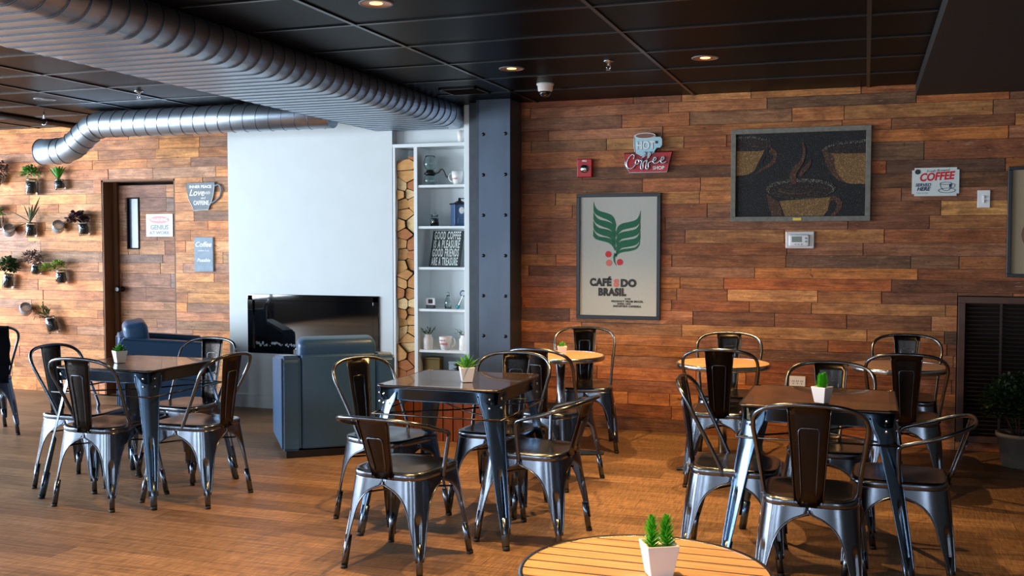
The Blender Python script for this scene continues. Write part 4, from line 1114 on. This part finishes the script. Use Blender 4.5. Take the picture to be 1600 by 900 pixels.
# fire alarm
t = thing('fire_alarm', 'red wall-mounted fire alarm horn with round clear strobe', 'fire alarm', (-2.1, YW, 2.06))
bm = bm_new(); rbox(bm, (0, -.016, 0), (.12, .034, .145), .006, 2); obj('housing', bm, M['red'], t)
bm = bm_new(); lathe(bm, [(.034, 0), (.032, .012), (.02, .02), (.001, .022)], 24, (0, -.032, -.005), mtx=Matrix.Rotation(R(90), 4, 'X')); obj('strobe', bm, M['alu'], t)
lettering('FIRE', .02, 0, .055, t, M['ink_white'], y=-.034, bold=.0005)
# HOT Coffee SHOP sign
t = thing('coffee_shop_sign', 'red metal sign with pale blue cup reading HOT Coffee SHOP', 'sign', (-1.595, YW, 2.17))
def sc2(px, py): return ((px-542)/1000*.505, -(py-415)/1000*.49)
bm = bm_new(); prism(bm, [sc2(*p) for p in ((175, 425), (910, 412), (830, 728), (255, 728), (190, 600))], -.03, 0); obj('plate', bm, M['red'], t)
bm = bm_new(); P = [sc2(*p)+() for p in ((175, 425), (910, 412), (830, 728), (255, 728), (190, 600))]
tube(bm, [(x, -.03, z) for x, z in P], .004, 6, closed=True); obj('border', bm, M['silver_line'], t)
bm = bm_new()
body = [(330, 150), (400, 120), (530, 112), (620, 125), (668, 155), (665, 185), (735, 182), (760, 215), (762, 310), (735, 350), (680, 352), (650, 395), (640, 430), (560, 470), (440, 475), (360, 430), (330, 300)]
prism(bm, [sc2(*p) for p in body], -.045, -.031); obj('cup_shape', bm, M['ice'], t)
bm = bm_new(); prism(bm, [sc2(505+150*math.cos(u*math.pi/12), 160+36*math.sin(u*math.pi/12)) for u in range(24)], -.048, -.045); obj('coffee_surface', bm, M['coffee'], t)
bm = bm_new(); tube(bm, [(*(lambda q: (q[0], -.048, q[1]))(sc2(505+155*math.cos(u*math.pi/12), 160+42*math.sin(u*math.pi/12))),) for u in range(24)], .003, 5, closed=True)
tube(bm, [(*(lambda q: (q[0], -.046, q[1]))(sc2(*p)),) for p in ((335, 165), (330, 300), (345, 410))], .003, 5); obj('rim_outline', bm, M['ink_white'], t)
bm = bm_new(); prism(bm, [sc2(*p) for p in ((662, 245), (700, 245), (700, 285), (662, 285))], -.047, -.045); obj('handle_hole', bm, M['steel_dark'], t)
x_, z_ = sc2(510, 315); lettering('HOT', .085, x_, z_, t, M['ink_white'], y=-.047, bold=.001, wid=.8)
x_, z_ = sc2(510, 315); lettering('HOT', .085, x_+.002, z_, t, M['ink_grey'], y=-.046, bold=.003, wid=.8)
def st(lines): return [[sc2(*p) for p in ln] for ln in lines]
cof = [[(325, 520), (342, 470), (310, 448), (255, 500), (222, 590), (245, 655), (310, 660), (375, 590)],
       [(405, 530), (370, 540), (362, 585), (390, 600), (415, 570), (405, 530), (440, 545), (480, 500)],
       [(440, 560), (490, 490), (512, 430), (492, 430), (462, 540), (440, 640), (452, 682), (478, 660), (480, 580), (520, 545)],
       [(520, 560), (570, 490), (592, 430), (572, 430), (542, 540), (520, 640), (532, 682), (560, 660), (560, 590), (610, 560)],
       [(610, 560), (665, 545), (680, 510), (650, 505), (630, 560), (655, 595), (705, 580), (735, 555)],
       [(735, 555), (785, 540), (800, 505), (770, 500), (750, 560), (775, 595), (835, 570)]]
strokes(st(cof), .0062, 0, 0, 1, t, M['silver_line'], y=-.052)
x_, z_ = sc2(705, 665); lettering('SHOP', .036, x_, z_, t, M['ink_white'], y=-.032, bold=.0008)
# mosaic picture
MX0, MX1, MZ0, MZ1 = -.965, .028, 1.632, 2.32
t = thing('mosaic_picture', 'wide grey-framed bean mosaic picture of steaming coffee cups', 'picture', (0, YW, 0))
obj('frame', frame_mesh(MX0, MX1, MZ0, MZ1, .036, -.03, 0), M['grey_wood'], t)
bm = bm_new(); box(bm, ((MX0+MX1)/2, -.008, (MZ0+MZ1)/2), (MX1-MX0-.05, .012, MZ1-MZ0-.05)); obj('backing', bm, M['mos_black'], t)
def mc(px, py): return (MX0+(px-50)/(1230-50)*(MX1-MX0), MZ1-(py-75)/(850-75)*(MZ1-MZ0)+0)
def ell(cx, cy, a, b, n=28, u0=0, u1=2*math.pi): return [(cx+a*math.cos(u0+(u1-u0)*k/n), cy+b*math.sin(u0+(u1-u0)*k/n)) for k in range(n+(0 if u1-u0 > 6.2 else 1))]
def mp_(pts, m_, lay): print_poly(pts, m_, 'mosaic_inlay', -.0145-.0006*lay, t, mc)
XMIN, XMAX, YMAX = 96, 1186, 808
cl_ = lambda P: [(min(max(x, XMIN), XMAX), min(max(y, 118), YMAX)) for x, y in P]
mp_(cl_([(96, 255), (240, 262), (345, 240), (300, 330), (255, 420), (200, 455), (96, 465)]), 'mos_gold', 1)
mp_(cl_([(96, 150), (200, 140), (320, 150), (395, 190), (390, 235), (300, 262), (96, 255)]), 'mos_dark', 2)
mp_(spline2([(96, 140), (200, 135), (320, 148), (400, 185)], 4)+spline2([(385, 195), (310, 165), (200, 150), (96, 155)], 4), 'mos_fleck', 3)
mp_(spline2([(395, 230), (440, 270), (440, 340), (400, 385), (330, 420), (262, 455)], 4)+spline2([(300, 410), (380, 365), (412, 320), (405, 285), (360, 280), (345, 330), (300, 400)], 4)[::1], 'mos_brown', 1)
mp_([(1186, 300), (1186, 550), (1060, 545), (980, 520), (920, 440), (870, 360), (835, 285)], 'mos_gold', 1)
mp_(spline2([(828, 250), (850, 350), (900, 450), (960, 515)], 4)+spline2([(1050, 548), (985, 500), (940, 420), (925, 330), (900, 300)], 4), 'mos_brown', 2)
mp_([(832, 262), (900, 225), (1010, 205), (1186, 195), (1186, 300), (1000, 300), (880, 292)], 'mos_dark', 3)
mp_(spline2([(825, 268), (890, 225), (1010, 200), (1186, 190)], 4)+spline2([(1186, 212), (1010, 222), (900, 243), (850, 272)], 4), 'mos_fleck', 4)
mp_([(470, 680), (600, 672), (800, 660), (905, 650), (880, 760), (845, 806), (520, 806)], 'mos_gold', 1)
mp_([(362, 620), (420, 655), (470, 690), (505, 806), (410, 806), (372, 700)], 'mos_brown', 2)
mp_(ell(650, 580, 295, 84), 'mos_fleck', 3)
mp_(ell(645, 592, 268, 68), 'mos_dark', 4)
mp_(ell(610, 590, 140, 38), 'mos_brown', 5); mp_(ell(615, 584, 130, 32), 'mos_dark', 6)
mp_(spline2([(905, 640), (960, 650), (1000, 700), (985, 760), (940, 806)], 4)+[(900, 806)]+spline2([(940, 760), (955, 710), (930, 680), (890, 690)], 4), 'mos_brown', 2)
mp_(spline2([(575, 540), (552, 480), (580, 410), (640, 350), (665, 280), (655, 200)], 4)+spline2([(672, 200), (692, 280), (668, 370), (622, 440), (612, 490), (612, 540)], 4), 'mos_brown', 5)
mp_(spline2([(632, 480), (655, 420), (700, 385), (735, 335)], 4)+spline2([(738, 340), (728, 395), (690, 440), (655, 480)], 4), 'mos_brown', 5)
bm = bm_new(); x_, z_ = mc(625, 832); rbox(bm, (x_, -.031, z_), (.06, .004, .022), .001, 1); obj('title_plate', bm, M['brass'], t)
# white COFFEE tin sign
t = thing('coffee_served_sign', 'small white tin sign reading COFFEE SERVED HERE, left of the light switch', 'sign', (.46, YW, 1.905))
bm = bm_new(); t2 = bmesh.new(); bmesh.ops.create_cube(t2, size=1, matrix=Matrix.Translation((0, -.004, 0)) @ Matrix.Diagonal((.31, .008, .2, 1)))
bmesh.ops.bevel(t2, geom=[e for e in t2.edges if abs((e.verts[0].co-e.verts[1].co).y) > .005], offset=.016, segments=4, affect='EDGES'); merge(bm, t2); obj('plate', bm, M['tin_white'], t)
lettering('COFFEE', .076, .005, .035, t, M['ink_red'], y=-.008, bold=.003, shear=.25, wid=.86, rot=.06)
lettering('Fresh Brewed', .026, .015, .078, t, M['ink_char'], y=-.008, shear=.3, wid=1.02, rot=.06)
lettering('SERVED', .030, -.082, -.022, t, M['ink_navy'], y=-.008, bold=.001, shear=.3)
lettering('HERE', .036, -.08, -.05, t, M['ink_navy'], y=-.008, bold=.0015, shear=.3)
lettering('Fresh to Cup', .014, -.085, -.078, t, M['ink_grey'], y=-.008)
bm = bm_new(); prism(bm, [(-.118+.018*math.cos(u*math.pi/10), .072+.018*math.sin(u*math.pi/10)) for u in range(20)], -.0105, -.008); obj('round_badge', bm, M['ink_char'], t)
bm = bm_new()
tube(bm, [(.075+.055*math.cos(u*math.pi/12), -.009, -.062+.016*math.sin(u*math.pi/12)) for u in range(24)], .0018, 5, closed=True)
tube(bm, [(x, -.009, z) for x, z in spline2([(.03, -.012), (.036, -.04), (.055, -.06), (.085, -.06), (.102, -.04), (.106, -.012)], 3)], .0018, 5)
tube(bm, [(.068+.038*math.cos(u*math.pi/12), -.009, -.012+.008*math.sin(u*math.pi/12)) for u in range(24)], .0018, 5, closed=True)
tube(bm, [(x, -.009, z) for x, z in spline2([(.105, -.02), (.125, -.018), (.122, -.04), (.1, -.045)], 3)], .0018, 5)
prism(bm, [(.09, -.045), (.104, -.03), (.104, -.018), (.09, -.02)], -.0105, -.0085)
obj('cup_drawing', bm, M['ink_navy'], t)
# light switch, thermostat, outlet
t = thing('light_switch', 'white wall light switch plate right of the tin sign', 'light switch', (.775, YW, 1.78))
bm = bm_new(); rbox(bm, (0, -.004, 0), (.082, .009, .122), .003, 2); obj('plate', bm, M['white'], t)
bm = bm_new(); rbox(bm, (0, -.012, .012), (.01, .014, .022), .002, 1, Matrix.Rotation(R(20), 4, 'X')); rbox(bm, (0, -.012, -.016), (.01, .014, .022), .002, 1, Matrix.Rotation(R(20), 4, 'X')); obj('toggle', bm, M['white'], t)
t = thing('thermostat', 'white digital thermostat in clear cover below the mosaic picture', 'thermostat', (-.46, YW, 1.495))
bm = bm_new(); rbox(bm, (0, -.006, 0), (.205, .014, .128), .006, 2); obj('cover', bm, mat('clear_guard', (196, 186, 182), .2), t)
bm = bm_new(); rbox(bm, (-.005, -.022, -.004), (.15, .03, .088), .014, 4); obj('body', bm, M['white'], t, True)
bm = bm_new(); rbox(bm, (-.022, -.038, .004), (.07, .003, .042), .001, 1); obj('screen', bm, M['screen'], t)
bm = bm_new()
for k in range(3): rbox(bm, (-.03+.022*k, -.038, -.032), (.013, .003, .006), .001, 1)
for z_ in (.012, -.012): rbox(bm, (.045, -.038, z_), (.016, .004, .012), .002, 1)
obj('button', bm, M['ink_grey'], t)
t = thing('power_outlet', 'pale blue-white outlet plate low on the wall behind the right square table', 'outlet', (-.465, YW, .44))
bm = bm_new(); rbox(bm, (0, -.004, 0), (.115, .009, .085), .003, 2); obj('plate', bm, M['white'], t)
bm = bm_new()
for x_ in (-.03, 0, .03):
    for d_ in (-.006, .006): box(bm, (x_+d_, -.009, .006), (.003, .002, .014))
    box(bm, (x_, -.009, -.012), (.006, .002, .006))
obj('socket', bm, M['steel_dark'], t)
# framed poster cut by the right edge
QX0, QX1, QZ0, QZ1 = .925, 1.58, 1.235, 2.0
t = thing('framed_poster', 'dark-framed tan poster cut off by the right edge of the picture', 'poster', (0, YW, 0))
obj('frame', frame_mesh(QX0, QX1, QZ0, QZ1, .024, -.035, 0), M['black_frame'], t)
bm = bm_new(); box(bm, ((QX0+QX1)/2, -.009, (QZ0+QZ1)/2), (QX1-QX0-.03, .014, QZ1-QZ0-.03)); obj('burlap_sheet', bm, M['burlap2'], t)
for s, z_, sz in (('BEANS', 1.865, .05), ('DE BRAZIL', 1.815, .05), ('CERRADO', 1.765, .055)): lettering(s, sz, 1.25, z_, t, M['ink_char'], y=-.0175, bold=.0015, wid=1.25)
bm = bm_new(); prism(bm, [(1.25+.235*math.cos(u*math.pi/16), 1.53+.17*math.sin(u*math.pi/16)) for u in range(32)], -.0185, -.0165); obj('bean_print', bm, M['coffee'], t)
# louvred wall vent
t = thing('louvred_vent', 'dark wooden louvred vent panel low in the plank wall at right', 'vent', (0, YW, 0))
obj('frame', frame_mesh(.625, 1.545, .065, 1.095, .045, -.022, .06), M['vent_frame'], t)
bm = bm_new(); box(bm, (1.085, .05, .58), (.86, .01, .97)); obj('backing', bm, M['void'], t)
for k in range(32):
    bm = bm_new(); box(bm, (1.085, .008, .125+.0295*k), (.83, .026, .006), Matrix.Rotation(R(-32), 4, 'X')); obj('louvre', bm, M['vent'], t)
bm = bm_new()
for x_ in (.9, 1.26): box(bm, (x_, -.012, .58), (.016, .008, .95))
obj('mullion', bm, M['vent'], t)
# bush in a pot
t = thing('potted_bush', 'dark leafy bush in a grey stone pot in the right corner', 'plant', (.98, 7.42, 0))
bm = bm_new(); lathe(bm, [(.001, 0), (.10, 0), (.11, .01), (.14, .2), (.15, .2), (.15, .225), (.13, .225), (.12, .19), (.001, .19)], 32, cap=False); obj('pot', bm, M['stone_pot'], t)
bm = bm_new()
for k in range(7): a = k*.9; tube(bm, [(.03*math.cos(a), .03*math.sin(a), .18), (.14*math.cos(a), .14*math.sin(a), .42)], .005, 5)
obj('stems', bm, M['bark'], t)
rr = random.Random(5); bm = bm_new()
foliage_blob(bm, (0, 0, .42), .24, 2600, .034, .011, rr, .82); obj('foliage', bm, mat('deep_green_leaf', (26, 56, 26), .5, noise=.5, nscale=40), t)

# ------------------------------------------------------------------ things on the left plank wall
YV = YL-.008
t = thing('warning_sign', 'white faded sign GENIUS AT WORK on the plank door', 'sign', (-6.418, YL+.168-.012, 1.64))
bm = bm_new(); rbox(bm, (0, 0, 0), (.31, .01, .22), .004, 2); obj('plate', bm, M['tin_white'], t)
bm = bm_new(); prism(bm, [(.11*math.cos(u*math.pi/14), .052+.035*math.sin(u*math.pi/14)) for u in range(28)], -.0075, -.005); obj('oval_print', bm, M['ink_pink'], t)
lettering('WARNING', .04, 0, .052, t, M['ink_white'], y=-.0075, bold=.001)
lettering('GENIUS', .062, .0, -.022, t, M['ink_grey'], y=-.005, bold=.002, wid=.98); lettering('AT WORK', .046, .0, -.074, t, M['ink_grey'], y=-.005, bold=.0015, wid=1.08)
t = thing('mug_shaped_sign', 'grey cup-shaped sign reading INNER PEACE on the left plank wall', 'sign', (-5.79, YV, 1.90))
def gm(px, py): return ((px-572)/305*.39, -(py-182)/247*.26)
cup = [(425, 65), (668, 58), (668, 85), (655, 180), (640, 235), (622, 262), (612, 300), (490, 305), (480, 275), (445, 200)]
bm = bm_new(); prism(bm, [gm(*p) for p in cup], -.016, 0); obj('panel', bm, M['grey_sign'], t)
bm = bm_new(); tube(bm, [(gm(*p)[0], -.008, gm(*p)[1]) for p in spline2([(662, 95), (700, 82), (722, 120), (710, 180), (675, 218), (640, 240)], 5)], .009, 8); obj('handle', bm, M['grey_sign'], t)
bm = bm_new(); tube(bm, [(gm(*p)[0], -.017, gm(*p)[1]) for p in cup], .0028, 5, closed=True); obj('border', bm, M['ink_white'], t)
x_, z_ = gm(548, 98); lettering('INNER PEACE', .036, x_, z_, t, M['ink_white'], y=-.016, bold=.001, wid=1.1)
x_, z_ = gm(515, 150); lettering('Love', .085, x_-.0, z_, t, M['ink_white'], y=-.016, shear=.35, bold=.001)
x_, z_ = gm(600, 150); lettering('with', .045, x_, z_, t, M['ink_white'], y=-.016, shear=.2)
x_, z_ = gm(570, 196); lettering('and', .034, x_, z_-.0, t, M['ink_white'], y=-.016, shear=.2)
x_, z_ = gm(553, 240); lettering('CAFFEINE', .055, x_, z_, t, M['ink_white'], y=-.016, bold=.001, wid=.7)
t = thing('coffee_quote_sign', 'pale blue rectangular sign with white script Coffee, right of the door', 'sign', (-5.795, YV, 1.365))
bm = bm_new(); rbox(bm, (0, -.008, 0), (.205, .016, .32), .003, 1); obj('panel', bm, M['blue_sign'], t)
lettering('Coffee', .066, -.005, .09, t, M['ink_white'], y=-.016, shear=.3, bold=.001); lettering('makes it all', .026, 0, .035, t, M['ink_white'], y=-.016, shear=.2)
lettering('Possible', .044, 0, -.055, t, M['ink_white'], y=-.016, shear=.3, bold=.0006)

# hanging jars
def hang_jar(px_x, z, r_, h, plant, tilt, label, name='hanging_jar_planter', yaw=0, opaque=True):
    t = thing(name, label, 'planter' if plant else 'jar', (px_x, YV-r_-.012, z), 0, 'glass jars clamped to the left plank wall')
    t.rotation_euler = (R(yaw), R(tilt), 0)
    bm = bm_new(); jar_glass(bm, r_, h, (0, 0, -h/2), .84); obj('glass_body', bm, M['glass' if plant else 'frosted'], t)
    if plant:
        bm = bm_new(); lathe(bm, [(r_*.8, -h/2+.01), (r_*.86, -h/2+.03), (r_*.86, h*.2), (r_*.78, h*.32)], 16); obj('soil', bm, mat('wet_soil', (22, 24, 26), .6, noise=.4, nscale=60), t)
    bm = bm_new(); tube(bm, [(r_*.86*math.cos(u*math.pi/10), r_*.86*math.sin(u*math.pi/10), h*.42) for u in range(20)], .004, 6, closed=True); tube(bm, [(0, r_*.86, h*.42), (0, r_+.012, h*.42)], .005, 6)
    tube(bm, [(r_*.9, 0, h*.42), (r_*.98, .0, h*.1)], .004, 6)
    obj('clamp', bm, M['alu'], t)
    rr = random.Random(int(abs(px_x*z)*997)); bm = bm_new(); T = (0, -.01, h/2)
    if plant == 'bushy': foliage_blob(bm, (0, -.02, h/2+.055), .085, 240, .03, .011, rr, .8); m_ = 'green2'
    elif plant == 'bushy_dark': foliage_blob(bm, (.0, -.02, h/2+.075), .10, 420, .032, .012, rr, 1.); m_ = 'green_dark'
    elif plant == 'snake':
        for k in range(11): a = k*2.4; leaf(bm, T, (math.cos(a)*.7, math.sin(a)*.4-.1, .75+.3*(k % 3)), .15, .018, .05, 5)
        m_ = 'green2'
    elif plant == 'aloe':
        for d, L in (((.5, -.1, .85), .30), ((.62, -.1, .7), .22), ((-.35, -.1, .9), .19), ((-.9, -.2, .45), .25), ((-.85, -.3, -.35), .29), ((.1, -.2, .8), .17), ((.45, -.3, 1), .2)): leaf(bm, T, d, L, .012, .0, 6, .4)
        m_ = 'sage'
    elif plant == 'purple':
        foliage_blob(bm, (-.04, -.03, h/2+.03), .085, 130, .045, .019, rr, .8); m_ = 'purple'
    elif plant == 'grey':
        foliage_blob(bm, (-.03, -.03, h/2+.05), .10, 260, .028, .010, rr, .8); m_ = 'mauve'
    elif plant == 'fern':
        foliage_blob(bm, (-.13, -.03, h/2+.02), .075, 170, .025, .009, rr, .7); foliage_blob(bm, (.0, -.03, h/2+.04), .07, 130, .03, .010, rr, .7); m_ = 'lime'
    elif plant == 'olive':
        for k in range(16):
            a = rr.uniform(-1.4, .7); d = Vector((math.sin(a), -.25+rr.uniform(-.2, .2), math.cos(a))); L = rr.uniform(.07, .17)
            tube(bm, [T, tuple(Vector(T)+d*L)], .0012, 4)
            for q in range(7): leaf(bm, Vector(T)+d*L*(.3+.1*q), d+rdir(rr, -1, 1)*.8, .035, .006, .1, 3)
        m_ = 'green_dark'
    else: bm.free(); return t
    obj('foliage', bm, M[m_], t)
    return t
hang_jar(-8.17, 2.10, .055, .11, 'grey', 35, 'hanging glass jar cut by left picture edge, topmost, tilted with grey leaves')
hang_jar(-7.74, 2.02, .055, .16, 'bushy', 3, 'hanging jar with small-leaved green plant, upper row, left of the strap-leaved plant')
hang_jar(-7.40, 2.035, .048, .10, 'snake', -5, 'short hanging jar with broad strap leaves, upper row just below the duct')
hang_jar(-8.20, 1.66, .05, .13, 'bushy', 0, 'hanging jar with green plant barely showing at left picture edge, middle row')
hang_jar(-8.03, 1.60, .058, .10, None, 60, 'empty clear glass jar on its side, middle row at far left', 'hanging_glass_jar', 40)
hang_jar(-7.76, 1.60, .052, .15, 'aloe', 2, 'hanging jar with long spiky aloe leaves, middle row')
hang_jar(-7.42, 1.63, .058, .10, None, 60, 'empty clear glass jar on its side between the aloe and the purple plant', 'hanging_glass_jar', 40)
hang_jar(-7.12, 1.61, .05, .14, 'purple', -4, 'hanging jar with purple-brown foliage beside the door frame')
hang_jar(-8.06, 1.09, .052, .15, 'bushy_dark', 8, 'hanging jar with full green plant, lower row at far left')
hang_jar(-7.71, 1.21, .05, .11, 'grey', 12, 'small hanging jar with pinkish grey foliage, lower row')
hang_jar(-7.40, 1.14, .052, .14, 'fern', -3, 'hanging jar with ferny plant spilling left, lower row beside the door frame')
hang_jar(-7.84, .82, .058, .10, None, 55, 'empty clear glass jar on its side, lowest on the plank wall', 'hanging_glass_jar', 40)
hang_jar(-7.52, .67, .056, .16, 'olive', -20, 'tilted hanging jar with sprawling dark sprigs, lowest planter on the plank wall')

# ------------------------------------------------------------------ slatted bench and plant before the bookcase
t = thing('slatted_bench', 'red-brown vertical-slatted wooden box bench in front of the bookcase', 'bench', (-2.99, 7.15, 0))
for k in range(9):
    bm = bm_new(); rbox(bm, (-.32+.08*k, -.17, .20), (.07, .02, .40), .003, 1); obj('slat', bm, M['crate'], t)
bm = bm_new(); rbox(bm, (0, 0, .413), (.74, .38, .025), .004, 1); obj('top_board', bm, M['crate'], t)
bm = bm_new(); box(bm, (0, .015, .2), (.70, .33, .398)); obj('carcass', bm, M['jamb'], t)
t = thing('potted_plant', 'leafy green plant on the bench behind the middle table', 'plant', (-2.80, 7.02, .427))
bm = bm_new(); lathe(bm, [(.001, 0), (.04, 0), (.055, .07), (.05, .07), (.045, .055), (.001, .055)], 20, cap=False); obj('pot', bm, M['jamb'], t)
bm = bm_new(); foliage_blob(bm, (0, 0, .105), .07, 160, .04, .012, random.Random(9), .8); obj('foliage', bm, M['green_dark'], t)
